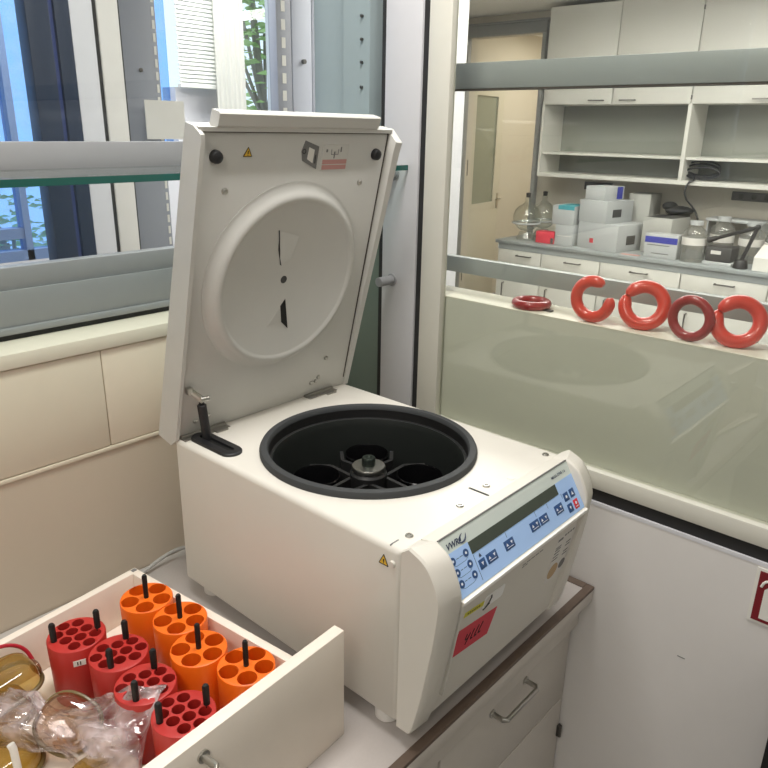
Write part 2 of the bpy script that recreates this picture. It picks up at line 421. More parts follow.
cabinet(.118, .573, 'grey bench cabinet with steel bow handle under the centrifuge, beside the partition')
cabinet(-.482, .114, 'grey bench cabinet under the worktop, below the pulled-out drawer')

# ================================================================ CENTRIFUGE
W, H, D = .44, .3325, .5530
CX, CY = .22, .267
ce = thing('centrifuge', 'white benchtop centrifuge with open lid standing on the grey worktop', 'centrifuge', (.22, .267, 0))
# housing
def rrect(x0, x1, y0, y1, r, n=5):
    o = []
    for cx, cy, a in ((x1-r, y0+r, -90), (x1-r, y1-r, 0), (x0+r, y1-r, 90), (x0+r, y0+r, 180)):
        for i in range(n+1): o.append((cx+r*math.cos(R(a+90*i/n)), cy+r*math.sin(R(a+90*i/n))))
    return o
b = MB(); q = .010; loops = []
rings = [(.0375, .004), (.0405, 0), (H-q, 0)]+[(H-q+q*math.sin(R(a)), q-q*math.cos(R(a))) for a in (22, 45, 68)]
for z, ins in rings: loops.append([b._v((x, y, z)) for x, y in rrect(ins, W-ins, .0, D-ins, max(.004, .012-ins))])
for a, c in zip(loops[:-1], loops[1:]):
    for i in range(len(a)):
        j = (i+1) % len(a); b.bm.faces.new((a[i], a[j], c[j], c[i]))
b.bm.faces.new(loops[0][::-1])
vo = b.plate(rrect(q, W-q, .0, D-q, .004), [(CX, CY, .186, 96)], H, 0, bottoms=False)
for i in range(len(vo)):
    j = (i+1) % len(vo); b.bm.faces.new((loops[-1][i], loops[-1][j], vo[j], vo[i]))
hs = b.build('housing', K['white'], ce, angle=50)
# front cover: two cheeks and the middle
P0 = [(0, .3365), (-.014, .346), (-.041, .334), (-.057, .313), (-.0655, .289), (-.067, .267), (-.0600, .204), (-.0435, .104), (-.029, .040), (-.024, .0325), (0, .0325)]
P1 = [(0, .3365), (-.029, .346), (-.052, .333), (-.066, .309), (-.0740, .288), (-.0755, .267), (-.0675, .212), (-.0475, .098), (-.030, .038), (-.026, .0325), (0, .0325)]
def spl(p, i0, i1, n=5):
    o = list(p[:i0])
    for i in range(i0, i1):
        a, b_, c, d = (Vector(p[max(i-1, i0)]), Vector(p[i]), Vector(p[i+1]), Vector(p[min(i+2, i1)]))
        for k in range(n):
            t = k/n; q = .5*((2*b_)+(c-a)*t+(2*a-5*b_+4*c-d)*t*t+(3*b_-a-3*c+d)*t**3); o.append((q.x, q.y))
    return o+list(p[i1:])
P0 = spl(P0, 1, 8); P1 = spl(P1, 1, 8)
def mix(a, c, f): return [(u[0]*(1-f)+v[0]*f, u[1]*(1-f)+v[1]*f) for u, v in zip(a, c)]
def ins(poly, d): return [(y+d*(.6 if y < -.001 else 0), z-(d if z > .2 else -d*.3)) for y, z in poly]
b = MB(); yz = lambda x, p: [(x, y, z) for y, z in p]
MID = [(0, .3365), (-.0290, .3425), (-.0725, .2700), (-.0790, .2690), (-.0795, .2640), (-.0690, .2610), (-.0262, .040), (0, .040)]
for sgn in (1, -1):
    X = (lambda x: x) if sgn == 1 else (lambda x: W-x)
    b.loft([yz(X(-.0015), ins(P0, .003)), yz(X(.0015), P0), yz(X(.012), mix(P0, P1, .45)), yz(X(.036), P1), yz(X(.0395), ins(P1, .002)), yz(X(.041), ins(P1, .005))])
b.loft([yz(.040, MID), yz(W-.040, MID)])
fc = b.build('front_cover', K['white'], ce, angle=33)
b = MB(); b.box(.0425, .0445, -.0015, 0, 0, 1)
# lower face fine frame line and cover seam
LO = Vector((0, -.0690, .2610)); LV = Vector((0, .0440, -.2285)).normalized(); LN = Vector((1, 0, 0)).cross(LV)
LN = LN if LN.y < 0 else -LN
TL = lambda v: LO+Vector((v.x, 0, 0))+LV*v.y+LN*(v.z)
b.bm.free()
b = MB(TL); b.prism([(.0455, .002), (.0480, .002), (.0600, .190), (.0575, .190)], 'z', -.001, .0062)
b.build('frame_line', K['paper'], fc)
MB().box(.0405, W-.0405, -.0800, -.0700, .2632, .2694, bev=.001).build('ledge_highlight', mat('ledge_lit_white', (244, 242, 236), .4), fc)  # whiter colour paints in the light on the ledge's upward face
# control panel
PO = Vector((0, -.0290, .3425)); PV = Vector((0, -.0435, -.0725)).normalized(); PN = PV.cross(Vector((1, 0, 0)))
PN = PN if PN.y < 0 else -PN
TP = lambda v: PO+Vector((v.x, 0, 0))+PV*v.y+PN*v.z
cp = MB(TP).box(.0415, W-.0415, .000, .0845, -.002, .0012).build('control_panel', K['pgrey'], fc)
MB(TP).box(.0415, W-.0415, -.0022, -.0002, -.002, .0018).build('panel_seam', K['inkg'], cp)
z = .0012
b = MB(TP); b.prism([(.0420, .0215), (.0945, .0215), (.0945, .0405), (.3415, .0405), (.3415, .0225), (W-.042, .0225), (W-.042, .0842), (.0420, .0842)], 'z', z-.0005, z+.0003)
b.build('blue_field', K['blue'], cp)
MB(TP).box(.095, .341, .0225, .0402, z, z+.0008).build('display', K['disp'], cp)
KEYS = [(.100, .115, .053, .0668), (.119, .144, .0525, .0668), (.1655, .1905, .0525, .067), (.239, .2645, .0525, .067), (.267, .2915, .053, .067), (.315, .339, .053, .0685), (.351, .366, .044, .058), (.371, .3855, .0437, .058), (.351, .366, .0637, .078)]
arrow = lambda cx, cy, w, h, f: [(cx-w, cy+h*f), (cx+w, cy+h*f), (cx, cy-h*f)]
for i, (x0, x1, y0, y1) in enumerate(KEYS):
    k = MB(TP).box(x0, x1, y0, y1, z, z+.0010, bev=.0006).build('key', K['navy'], cp)
    b = MB(TP); cx, cy = (x0+x1)/2, (y0+y1)/2; zz = z+.0011
    if x1-x0 > .02:
        b.prism(arrow(cx-.006, cy-.001, .0028, .0022, 1), 'z', zz-.0003, zz+.0001).prism(arrow(cx+.006, cy-.001, .0028, .0022, -1), 'z', zz-.0003, zz+.0001)
        b.box(cx-.008, cx+.008, y1-.0036, y1-.0028, zz-.0003, zz+.0001)
    elif i == 7: b.prism(arrow(cx, cy, .003, .003, 1), 'z', zz-.0003, zz+.0001)
    elif i == 6: b.prism(circ(cx, cy, .0026, 14), 'z', zz-.0003, zz+.0001)
    else: b.prism(arrow(cx, cy, .0026, .0026, -1), 'z', zz-.0003, zz+.0001)
    b.build('key_symbol', K['inkw'], k, angle=0)
k = MB(TP).box(.3715, .3855, .063, .0785, z, z+.0010, bev=.0006).build('key', K['keyred'], cp); k['label'] = 'red stop key'
b = MB(TP); b.prism(circ(.3785, .0690, .0026, 14), 'z', z+.0008, z+.0012).box(.3745, .3825, .0742, .0754, z+.0008, z+.0012); b.build('key_symbol', K['inkw'], k, angle=0)
for x, y in ((.083, .033), (.0525, .0335), (.083, .0495), (.053, .0503), (.084, .066), (.053, .0665)):
    k = MB(TP).prism(circ(x, y, .0056, 24), 'z', z, z+.0009).build('round_key', K['navy'], cp)
    b = MB(TP); b.prism(circ(x, y, .0020, 12), 'z', z+.0007, z+.0011); b.build('key_symbol', K['inkw'], k, angle=0)
for y in (.0335, .050, .066):
    for xa, xb in ((.061, .0665), (.0685, .0755)): MB(TP).box(xa, xb, y-.0004, y+.0004, z, z+.0005).build('panel_line', K['print_'], cp, angle=0)
    MB(TP).tube([(.053, y+.0065, z+.0003), (.057, y+.0085, z+.0003), (.078, y+.0085, z+.0003), (.083, y+.0065, z+.0003)], .00025, seg=5).build('panel_line', K['print_'], cp, angle=0)
for x in (.0955, .178, .263, .300, .347): MB(TP).box(x-.0003, x+.0003, .0415, .0500 if x > .1 else .080, z, z+.0005).build('panel_line', K['print_'], cp, angle=0)
MB(TP).prism(arrow(.1085, .0465, .003, .0024, 1), 'z', z, z+.0005).build('lid_symbol', K['print_'], cp, angle=0)
MB(TP).box(.1055, .1115, .0492, .0500, z, z+.0005).build('lid_symbol', K['print_'], cp, angle=0)
TX = lambda x0, y0: (lambda v: TP(Vector((x0+v.x, y0-v.y, z+.0004))))
text('VWR', .0125, K['print_'], cp, TX(.0500, .0172), 'brand_lettering', shear=.25, bold=.0004)
b = MB(TP); sw = [(.0785, .0160), (.0830, .0180), (.0890, .0178), (.0945, .0145), (.0975, .0085)]
b.tube([(x, y, z+.0003) for x, y in sw], lambda f: .0003+.0011*math.sin(math.pi*min(1, f*1.05)), seg=6, smooth=2)
b.prism([(.0785, .0155), (.0795, .0110), (.0850, .0075), (.0905, .0060), (.0850, .0100), (.0835, .0155)], 'z', z, z+.0004)
b.build('brand_swoosh', K['print_'], cp)
text('MEGA STAR 1.6', .0066, K['print_'], cp, TX(.3385, .0142), 'model_lettering', bold=.0001)
# stickers on the lower front
def rotT(T, cx, cy, deg):
    m = Matrix.Rotation(R(deg), 3, 'Z'); return lambda v: T(m @ Vector(v)+Vector((cx, cy, 0)))
Tr = rotT(TL, .116, .100, 8)
s = MB(Tr).box(-.054, .050, -.0265, .0265, -.0004, .0006).build('red_label', K['redlab'], fc); s['label'] = 'red label with handwriting'
b = MB(Tr)
for pts in ([(-.024, -.008), (-.026, .004), (-.018, .003), (-.014, -.010), (-.020, .014)], [(-.006, -.010), (-.009, .010), (-.003, .008)], [(.006, -.012), (.001, .010), (.008, .007)], [(.016, -.014), (.011, .008), (.018, .006)]):
    b.tube([(x, y, .0007) for x, y in pts], .0009, seg=5, smooth=1)
b.build('handwriting', K['ink'], s)
Ty = rotT(TL, .094, .0405, 7)
s = MB(Ty).box(-.026, .026, -.0045, .0045, -.0004, .0005).build('yellow_tape', K['lime'], fc)
b = MB(Ty)
for i in range(7): b.box(-.018+i*.005, -.0155+i*.005, -.0018, .0016, .0004, .0006)
b.build('tape_print', K['ink'], s, angle=0)
Tw = rotT(TL, .146, .047, 3)
s = MB(Tw).prism(rrect(-.027, .029, -.0125, .0125, .006), 'z', -.0004, .0005).build('key_sticker', mat('sticker_bright', (246, 246, 244), .4), fc)
b = MB(Tw); b.prism(rrect(-.0235, -.006, -.009, .010, .005), 'z', .0004, .0007); b.build('sticker_print', K['pale'], s)
b = MB(Tw); b.tube([(-.019, .010, .0008), (-.012, .004, .0008), (-.008, -.004, .0008), (-.010, -.009, .0008)], .0014, seg=5).tube([(-.024, .0125, .0008), (-.016, .0095, .0008), (-.009, .0065, .0008)], .0013, seg=5)
b.build('sticker_print', K['darkgrey'], s)
b = MB(TL)
for i in range(5): b.box(.219+i*.013, .229+i*.013, .0245, .0262, 0, .0003)
for i in range(2): b.box(.219+i*.009, .226+i*.009, .0295, .0310, 0, .0003)
b.build('small_print', K['inkg'], fc, angle=0)
s = MB(TL).box(.334, .3975, .024, .132, -.0004, .0005, ).build('inspection_label', K['pale'], fc)
b = MB(TL)
b.box(.337, .354, .034, .039, .0004, .0007)
for i in range(4): b.box(.358+i*.009, .364+i*.009, .031, .035, .0004, .0007)
for y in (.052, .057, .064, .072, .079): b.box(.337, .356, y, y+.0025, .0004, .0007)
for y in (.055, .062, .075, .082): b.box(.374, .390, y, y+.003, .0004, .0007)
b.build('label_print', K['inkg'], s, angle=0)
MB(TL).prism(circ(.354, .110, .0165, 28), 'z', .0004, .0008).build('seal', K['tan'], s)
MB(TL).prism(circ(.385, .108, .0105, 28), 'z', .0004, .0008).build('seal', K['inkg'], s)
# gasket, bowl
b = MB(); b.lathe([(.1945, H-.002), (.1950, H+.006), (.1925, H+.011), (.1870, H+.0125), (.1815, H+.0115), (.1790, H+.008), (.1785, H+.003)], (CX, CY, 0), 96)
b.build('rim_gasket', K['ring'], ce)
b = MB(); b.lathe([(.1788, H+.003), (.1780, H-.014), (.1745, H-.0150)], (CX, CY, 0), 96); b.build('inner_seal', K['hole'], ce)
b = MB(); b.lathe([(.1760, H-.0152), (.1722, H-.0148), (.1712, H-.019), (.1700, H-.030), (.168, H-.19), (.160, H-.20), (0, H-.20)], (CX, CY, 0), 96)
bw = b.build('chamber_bowl', K['bowl'], ce)
# rotor
b = MB(); zr = .277
for k in range(4):
    a = R(90*k); c, s_ = math.cos(a), math.sin(a)
    for sd in (-1, 1):
        pts = [(.024, sd*.020), (.082, sd*.016), (.112, sd*.042)]
        for (x0, y0), (x1, y1) in zip(pts[:-1], pts[1:]):
            d = Vector((x1-x0, y1-y0)).normalized(); nx, ny = -d.y*.0035, d.x*.0035
            q4 = [(x0+nx, y0+ny), (x1+nx, y1+ny), (x1-nx, y1-ny), (x0-nx, y0-ny)]
            b.prism([(CX+x*c-y*s_, CY+x*s_+y*c) for x, y in q4], 'z', zr-.06, zr-.002)
b.lathe([(0, zr-.07), (.034, zr-.07), (.034, zr+.006), (.028, zr+.013), (0, zr+.013)], (CX, CY, 0), 40)
ro = b.build('rotor_yoke', K['rotor'], ce)
b = MB(); b.lathe([(0, zr+.012), (.0310, zr+.012), (.0310, zr+.018), (.0295, zr+.0205), (.013, zr+.0215), (0, zr+.0215)], (CX, CY, 0), 40); b.build('hub_disc', K['steel'], ro)
b = MB(); b.lathe([(.0125, zr+.0215), (.0125, zr+.034), (.0110, zr+.0365), (.0065, zr+.0365), (.0055, zr+.0345), (0, zr+.0345)], (CX, CY, 0), 24); b.build('hub_nut', mat('nut_dark', (70, 78, 72), .3, .8), ro)
for k in range(4):
    a = R(45+90*k); x, y = CX+.094*math.cos(a), CY+.094*math.sin(a)
    b = MB(); b.lathe([(0, zr-.10), (.036, zr-.10), (.0415, zr-.005), (.0425, zr), (.041, zr+.002), (.0395, zr-.002), (.034, zr-.09), (0, zr-.09)], (x, y, 0), 36)
    b.build('bucket', K['gloss'], ro)
# top details
b = MB(); b.prism(rrect(.216, .2205, .006, .045, .002), 'z', H-.001, H+.0004); b.build('latch_slot', K['hole'], ce)
for x, y in ((.243, .028), (.160, .020), (.416, .019), (.040, .021)):
    b = MB(); b.lathe([(.0062, H-.001), (.0062, H+.0012), (.005, H+.0026), (.003, H+.0026), (.0026, H+.0012), (0, H+.0012)], (x, y, 0), 20); b.build('screw', K['steel'], ce)
b = MB(); b.prism(rrect(.289, .301, .008, .020, .002), 'z', H-.001, H+.0006); b.build('top_plug', K['pale'], ce)
b = MB(); b.prism(rrect(.004, .022, .024, .0262, .001), 'z', H-.001, H+.0004); b.build('cover_seam', K['inkg'], ce)
# left-side warning triangle and plug
s = MB().prism([(.041, .3000), (.024, .3000), (.0325, .3160)], 'x', -.0007, .0004).build('warning_sticker', K['yellow'], ce)
b = MB(); b.prism([(.0338, .3085), (.0312, .3085), (.0318, .3040), (.0332, .3040)], 'x', -.0011, -.0004).box(-.0011, -.0004, .0317, .0333, .3017, .3030)
for p, q2 in (((.041, .3), (.024, .3)), ((.024, .3), (.0325, .316)), ((.0325, .316), (.041, .3))): b.tube([(-.0008, p[0], p[1]), (-.0008, q2[0], q2[1])], .0006, seg=5)
b.build('warning_symbol', K['ink'], s, angle=0)
b = MB(); b.cyl((.001, .016, .308), (-.0035, .016, .308), .0055, .0045, 20); b.build('side_plug', K['white'], ce)
for x, y in ((.034, .048), (.406, .048), (.040, .515), (.400, .515)):
    b = MB(); b.lathe([(0, 0), (.018, 0), (.0205, .003), (.0205, .026), (.016, .029), (.016, .039), (0, .039)], (x, y, 0), 28); b.build('foot', K['pale'], ce)
# lid
LA = 1.801; LH = Vector((0, .5415, H)); ES = Vector((0, math.cos(LA), math.sin(LA))); EN = Vector((0, -math.sin(LA), math.cos(LA)))
TLID = lambda v: LH+Vector((v.x, 0, 0))+ES*v.y+EN*v.z       # (x, s, n)
b = MB(TLID)
sec = [(-.018, -.056), (-.019, -.020), (-.008, -.006), (.004, -.001), (.545, -.001), (.5555, -.006), (.5555, -.029)]
sl = lambda x, d: [(x, s+(d if s < .2 else -d), n-(d if n > -.01 else -d)) for s, n in sec]
b.loft([sl(-.002, .001), sl(-.001, 0), sl(W+.001, 0), sl(W+.002, .001)])
# raised rims left, right and top
nr = lambda s: .001+.030*s
nr2 = lambda s: .001+.040*s
LR = [(.0, .002), (.2, .007), (.4, .0125), (.535, .0165), (.548, .0145), (.5565, -.006)]
RR = [(.0, .002), (.2, .009), (.4, .017), (.520, .0225), (.538, .0245), (.5565, -.004)]
b.loft([[(-.0032, s, -.053+.026*s/.55), (.0050, s, -.053+.026*s/.55), (.0040, s, n), (-.0032, s, n-.0005)] for s, n in [(-.018, -.012)]+LR])
b.loft([[(W-.0130, s, -.010), (W+.002, s, -.010), (W+.002, s, max(n, -.008)), (W-.0110, s, max(n, -.008)-.0005-.004*(s > .5))] for s, n in RR])
b.prism([(.001, .5500), (W-.008, .5500), (W-.008, .5565), (.001, .5565)], 'z', -.006, .0035)
lid = b.build('lid', K['lidgrey'], ce, angle=30)
b = MB(TLID); b.loft([[(x, s, n) for s, n in ((.5562, -.014), (.5562, .004), (.5600, .0085), (.5775, .0105), (.5800, .008), (.580, -.010))] for x in (.031, .386)])
b.build('lid_handle', K['lidgrey'], lid)
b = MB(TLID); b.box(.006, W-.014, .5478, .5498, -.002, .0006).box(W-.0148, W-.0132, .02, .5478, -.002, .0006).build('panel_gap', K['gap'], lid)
def LM(x, s, n=0): return Matrix.Translation(Vector((x, s, n)))
DX, DS = .2115, .285
b = MB(TLID); b.lathe([(.1815, -.002), (.1815, .0006), (.1790, .0010), (.1750, .0030), (.1670, .0130), (.1630, .0165), (.1580, .0185), (.1535, .0180), (.1500, .0155), (.1475, .0140), (0, .0140)], (DX, DS, 0), 96)
dk = b.build('lid_boss', K['lidgrey'], lid, angle=40)
b = MB(TLID); b.lathe([(.0072, .0135), (.0072, .0146), (0, .0146)], (.1965, .292, 0), 24); b.build('sight_hole', K['darkgrey'], dk)
b = MB(TLID); b.prism([(.171, .386), (.221, .372), (.207, .331), (.185, .322)], 'z', .0132, .0143); b.build('moulded_recess', K['lidgrey'], dk)
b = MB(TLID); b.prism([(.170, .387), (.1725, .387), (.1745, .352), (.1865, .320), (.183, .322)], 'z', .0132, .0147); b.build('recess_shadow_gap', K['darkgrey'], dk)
b = MB(TLID); b.prism([(.2065, .252), (.1965, .239), (.2040, .205), (.2225, .188)], 'z', .0132, .0146); b.build('recess_opening', K['ink'], dk)
b = MB(TLID); b.prism([(.1965, .239), (.180, .214), (.168, .203), (.2040, .205)], 'z', .0132, .0143); b.build('moulded_recess', K['lidgrey'], dk)
for x, s_ in ((.036, .512), (.399, .511)):
    b = MB(TLID); b.lathe([(.0105, -.002), (.0105, .004), (.009, .0085), (.005, .0105), (0, .011)], (x, s_, 0), 28); b.build('lid_buffer', K['black'], lid)
for x, s_, r in ((.059, .457, .0055), (.369, .459, .0055), (.359, .084, .0045), (.345, .041, .0042), (.326, .031, .0042), (.338, .033, .004), (.065, .033, .0045), (.037, .029, .0045)):
    b = MB(TLID); b.lathe([(r, -.002), (r, .001), (r*.8, .0035), (0, .0045)], (x, s_, 0), 20); b.build('lid_screw', K['steel'], lid)
s = MB(TLID).prism([(.090, .511), (.1065, .511), (.0985, .5255)], 'z', -.0015, .0).build('warning_sticker', K['yellow'], lid)
b = MB(TLID); b.prism([(.0975, .520), (.0995, .520), (.0993, .515), (.0977, .515)], 'z', -.0005, .0004).box(.0977, .0993, .5125, .5138, -.0005, .0004)
for p, q2 in (((.09, .511), (.1065, .511)), ((.1065, .511), (.0985, .5255)), ((.0985, .5255), (.09, .511))): b.tube([(p[0], p[1], 0), (q2[0], q2[1], 0)], .0006, seg=5)
b.build('warning_symbol', K['ink'], s, angle=0)
s = MB(TLID).prism([(.219, .536), (.2515, .526), (.2510, .487), (.2165, .502), (.2125, .518)], 'z', -.0015, .0004).build('key_tag_sticker', K['inkg'], lid)
b = MB(TLID); b.prism([(.2285, .525), (.2415, .5205), (.2405, .4975), (.2265, .505)], 'z', -.0005, .0008); b.build('tag_window', K['paper'], s)
b = MB(TLID); b.lathe([(.0045, 0), (.0045, .0012), (.0028, .0012), (.0028, 0)], (.2175, .518, 0), 16); b.build('tag_hole_print', K['darkgrey'], s)
b = MB(TLID); b.box(.2445, .247, .497, .512, -.0005, .0009); b.build('tag_code_print', K['darkgrey'], s)
s = MB(TLID).box(.262, .326, .4835, .529, -.0015, .0003).build('instruction_sticker', mat('sticker_clear', (206, 205, 199), .5), lid)
b = MB(TLID); b.box(.264, .324, .4855, .4935, -.0005, .0006).box(.264, .324, .4950, .5030, -.0005, .0006); b.build('red_stripe', K['pink'], s, angle=0)
b = MB(TLID); b.tube([(.291, .505, .0005), (.291, .517, .0005)], .0012, seg=5).tube([(.283, .521, .0005), (.283, .512, .0005), (.300, .512, .0005), (.300, .521, .0005)], .0007, seg=5).box(.305, .308, .516, .525, -.0005, .0006).box(.270, .274, .516, .521, -.0005, .0006)
b.build('sticker_print', K['inkg'], s, angle=0)
# hinges
for x0, x1 in ((.006, .105), (.312, .392)):
    b = MB(); b.cyl((x0, .5385, H+.0015), (x1, .5385, H+.0015), .0048, seg=14).box(x0, x1, .522, .5385, H-.0005, H+.0018).box(x1-.035, x1-.01, .514, .5385, H-.0005, H+.0026)
    b.build('lid_hinge', mat('hinge_metal', (150, 147, 140), .4, .8), ce)
# gas strut, its slot bezel and bracket
def stadium(w, y0, y1, cx, z0, z1):
    pass
b = MB(); oo = rrect(.0150, .0560, .408, .533, .0204, 8); ii = rrect(.0300, .0430, .424, .518, .0064, 8)
b.loft([[(x, y, H-.001) for x, y in oo], [(x, y, H+.0035) for x, y in oo], [(x+(.037-x)*.06, y+(.474-y)*.03, H+.0055) for x, y in oo], [(x, y, H+.0055) for x, y in ii], [(x, y, H+.0008) for x, y in ii]])
b.build('strut_bezel', K['black'], ce)
b = MB(); b.prism(rrect(.0302, .0428, .4245, .5175, .006, 8), 'z', H+.0003, H+.0012); b.build('strut_slot', K['hole'], ce)
b = MB(); b.cyl((.0395, .503, H-.001), (.034, .5055, .402), .0085, seg=20, bev=.001).cyl((.034, .5055, .401), (.034, .505, .410), .005, seg=12)
b.build('gas_strut', K['black'], ce)
b = MB(); b.tube([(.036, .503, .409), (.031, .5060, .416), (.014, .5075, .4325)], .0062, seg=10).cyl((.046, .500, .4125), (.030, .503, .4125), .0052, seg=14).box(.009, .020, .504, .5165, .425, .438, bev=.002)
b.build('strut_bracket', K['steel'], ce)

# ================================================================ PULLED-OUT DRAWER
HX, HZ = -.255, .165
dr = thing('drawer', 'cream drawer pulled out and set on the worktop, full of rotor adapters', 'drawer', (-.041, .069, .0), R(6))
TF = lambda v: Matrix.Rotation(R(-2.7), 3, 'Z') @ Vector(v)
MB(TF, local=True).box(-.624, 0, .001, .020, 0, .1915, bev=.0015).build('front_panel', K['cream'], dr)
b = MB(local=True); b.box(-.021, -.006, .0205, .480, .003, .100, bev=.001); b.build('side_panel', K['cream'], dr)
b = MB(local=True); b.box(-.618, -.603, -.002, .480, .003, .100, bev=.001); b.build('side_panel', K['cream'], dr)
b = MB(local=True); b.box(-.618, -.006, .4802, .495, .003, .100, bev=.001); b.build('back_panel', K['cream'], dr)
b = MB(local=True); b.prism([(-.6028, -.0065), (-.0212, .0215), (-.0212, .4798), (-.6028, .4798)], 'z', .004, .011); b.build('bottom', K['cream'], dr)
b = MB(TF, local=True); bow(b, HX-.128, HX, .001, HZ); b.build('handle', K['steel'], dr)
b = MB(local=True); b.box(-.017, -.008, .484, .4915, .0995, .1008); b.build('corner_fitting', K['inkg'], dr)
DM = Matrix.Translation((-.041, .069, 0)) @ Matrix.Rotation(R(6), 4, 'Z')
def DP(lx, ly, lz): return DM @ Vector((lx, ly, lz))

def adapter(name, rad, h, holes, hole_r, rods, rod_r, rod_h, m):
    root = thing(name, '', '')
    b = MB(local=True); n = 64; e = .0025
    lp = [[b._v((r*math.cos(2*math.pi*i/n), r*math.sin(2*math.pi*i/n), zz)) for i in range(n)] for r, zz in ((rad-.004, 0), (rad-.002, .003), (rad, h-e), (rad-e*.3, h-e*.3))]
    for a, c in zip(lp[:-1], lp[1:]):
        for i in range(n):
            j = (i+1) % n; b.bm.faces.new((a[i], a[j], c[j], c[i]))
    b.bm.faces.new(lp[0][::-1])
    vo = b.plate(circ(0, 0, rad-e, n), [(x, y, hole_r, 24) for x, y in holes], h, h*.9)
    for i in range(n):
        j = (i+1) % n; b.bm.faces.new((lp[-1][i], lp[-1][j], vo[j], vo[i]))
    b.build('body', m, root, angle=40)
    for x, y in rods:
        b = MB(local=True); b.lathe([(0, h-.004), (rod_r, h-.004), (rod_r*1.08, h+rod_h-.003), (rod_r*.75, h+rod_h), (0, h+rod_h)], (x, y, 0), 16)
        b.build('lifting_pin', K['hole'], root)
    return root
HT = .109
a0 = adapter('tube_adapter', .0432, HT, [(.0272*math.cos(R(72*k)), .0272*math.sin(R(72*k))) for k in range(5)], .0146, [(0, 0)], .0040, .044, K['orange'])
OR = [(.0, -.0655, .3780, 17.7, 'orange five-hole adapter farthest back, in the drawer corner'),
      (.0, -.0660, .2905, 8.8, 'orange five-hole adapter second from the drawer back'),
      (.0, -.0965, .2095, -4, 'orange five-hole adapter third from the back, left of the nearest orange one'),
      (.0, -.0795, .1240, 19, 'orange five-hole adapter nearest the drawer front and the centrifuge')]
s = .0215
LAT = [(-.25, -1.5), (.75, -1.5), (-.75, -.5), (.25, -.5), (1.25, -.5), (-1.25, .5), (-.25, .5), (.75, .5), (-.75, 1.5), (.25, 1.5)]
hl = [(s*x, s*y*.866) for x, y in LAT]
r0 = adapter('tube_adapter', .0435, HT, hl, .0092, [(-1.50*s, -.17*s*.866), (1.50*s, .17*s*.866)], .0046, .032, K['red'])
RE = [(.0, -.1905, .3865, 159, 'red many-hole adapter with two black pins, rearmost of the red ones'),
      (.0, -.1755, .2985, 216, 'red many-hole adapter second from the back, beside the orange ones'),
      (.0, -.1920, .2120, 211, 'red many-hole adapter third from the back, behind the plastic bag end'),
      (.0, -.1955, .1245, 158, 'red many-hole adapter nearest the drawer front panel')]
for proto, L_, grp in ((a0, OR, 'orange tube adapters in the drawer'), (r0, RE, 'red tube adapters in the drawer')):
    for i, (_, lx, ly, ang, lab) in enumerate(L_):
        o = proto if i == 0 else copytree(proto)
        o.location = DP(lx, ly, .0112); o.rotation_euler = (0, 0, R(ang)); tag(o, lab, 'tube adapter', grp)
t_ = MB(lambda v: DP(-.1905, .3865, .0)+Matrix.Rotation(R(-113), 3, 'Z') @ Vector((.0437+v.x, v.y, v.z))).box(0, .0007, -.009, .009, .094, .104)
st = t_.build('number_tag', K['paper'], None)
# becomes part of the first red adapter
bod = [c for c in r0.children if c.name.startswith('body')][0]
bpy.context.view_layer.update()
st.parent = r0; st.matrix_parent_inverse = r0.matrix_world.inverted()
b = MB(lambda v: DP(-.1905, .3865, .0)+Matrix.Rotation(R(-113), 3, 'Z') @ Vector((.0445+v.x, v.y, v.z)))
for y in (-.0035, .0005): b.box(0, .0003, y, y+.0016, .096, .102)
ink = b.build('tag_digits', K['ink'], None, angle=0); bpy.context.view_layer.update(); ink.parent = st; ink.matrix_parent_inverse = st.matrix_world.inverted()

# bucket lids
def sup(a, rx, ry, p): 
    c, q = math.cos(a), math.sin(a); return (rx*math.copysign(abs(c)**p, c), ry*math.copysign(abs(q)**p, q))
def bucket_lid(loc, eul, label, m, rimm, rx, ry, h, p=1.0, red=0):
    root = thing('bucket_lid', label, 'bucket lid', loc, 0, 'clear rotor bucket lids in the drawer'); root.rotation_euler = eul
    n = 56; an = [2*math.pi*i/n for i in range(n)]
    b = MB(local=True); secs = []
    for f, zz in ((1, .004), (.985, .014), (.95, h*.62), (.88, h*.84), (.76, h*.97), (.5, h), (.02, h*1.02)): secs.append([(*sup(a, rx*f, ry*f, p), zz) for a in an])
    b.loft(secs, cap=False); b.build('dome', m, root, angle=50)
    b = MB(local=True); b.tube([(*sup(a, rx*1.03, ry*1.03, p), .004) for a in an], .0034, seg=8, closed=True); b.build('rim', rimm, root)
    if red:
        b = MB(local=True); b.tube([(-rx*.9, ry*.9, .006), (-rx*.95, ry*1.02, .020), (-rx*.7, ry*1.05, .042), (-rx*.1, ry*1.05, .054), (rx*.15, ry*1.05, .056), (rx*.7, ry*1.05, .046), (rx*1.04, ry*.8, .028), (rx*1.08, ry*.3, .008)], .0030, seg=10, smooth=2)
        b.sphere((-rx*.0, ry*1.05, .0545), .0055, 14, (1.8, 1, .9)).build('carry_handle', K['redp'], root)
        b = MB(local=True); b.sphere((rx*.98, -.1*ry, .014), .012, 16, (.5, 1.3, 1.0)); b.build('latch', K['rosy'], root)
    return root
bucket_lid(DP(-.318, .430, .0150), (0, 0, R(6)), 'amber clear bucket lid lowest at the drawer back, beneath the red-handled one', K['amber'], K['amberrim'], .060, .036, .036, .6)
bucket_lid(DP(-.300, .432, .0560), (R(10), R(-3), R(6)), 'amber clear bucket lid with red carry handle beside the rearmost red adapter', K['amber'], K['amberrim'], .060, .036, .042, .6, 1)
bucket_lid(DP(-.263, .306, .046), (R(22), R(-30), R(14)), 'rosy clear bucket lid leaning against the second red adapter', K['rosy'], K['amberrim'], .038, .044, .030, .8)
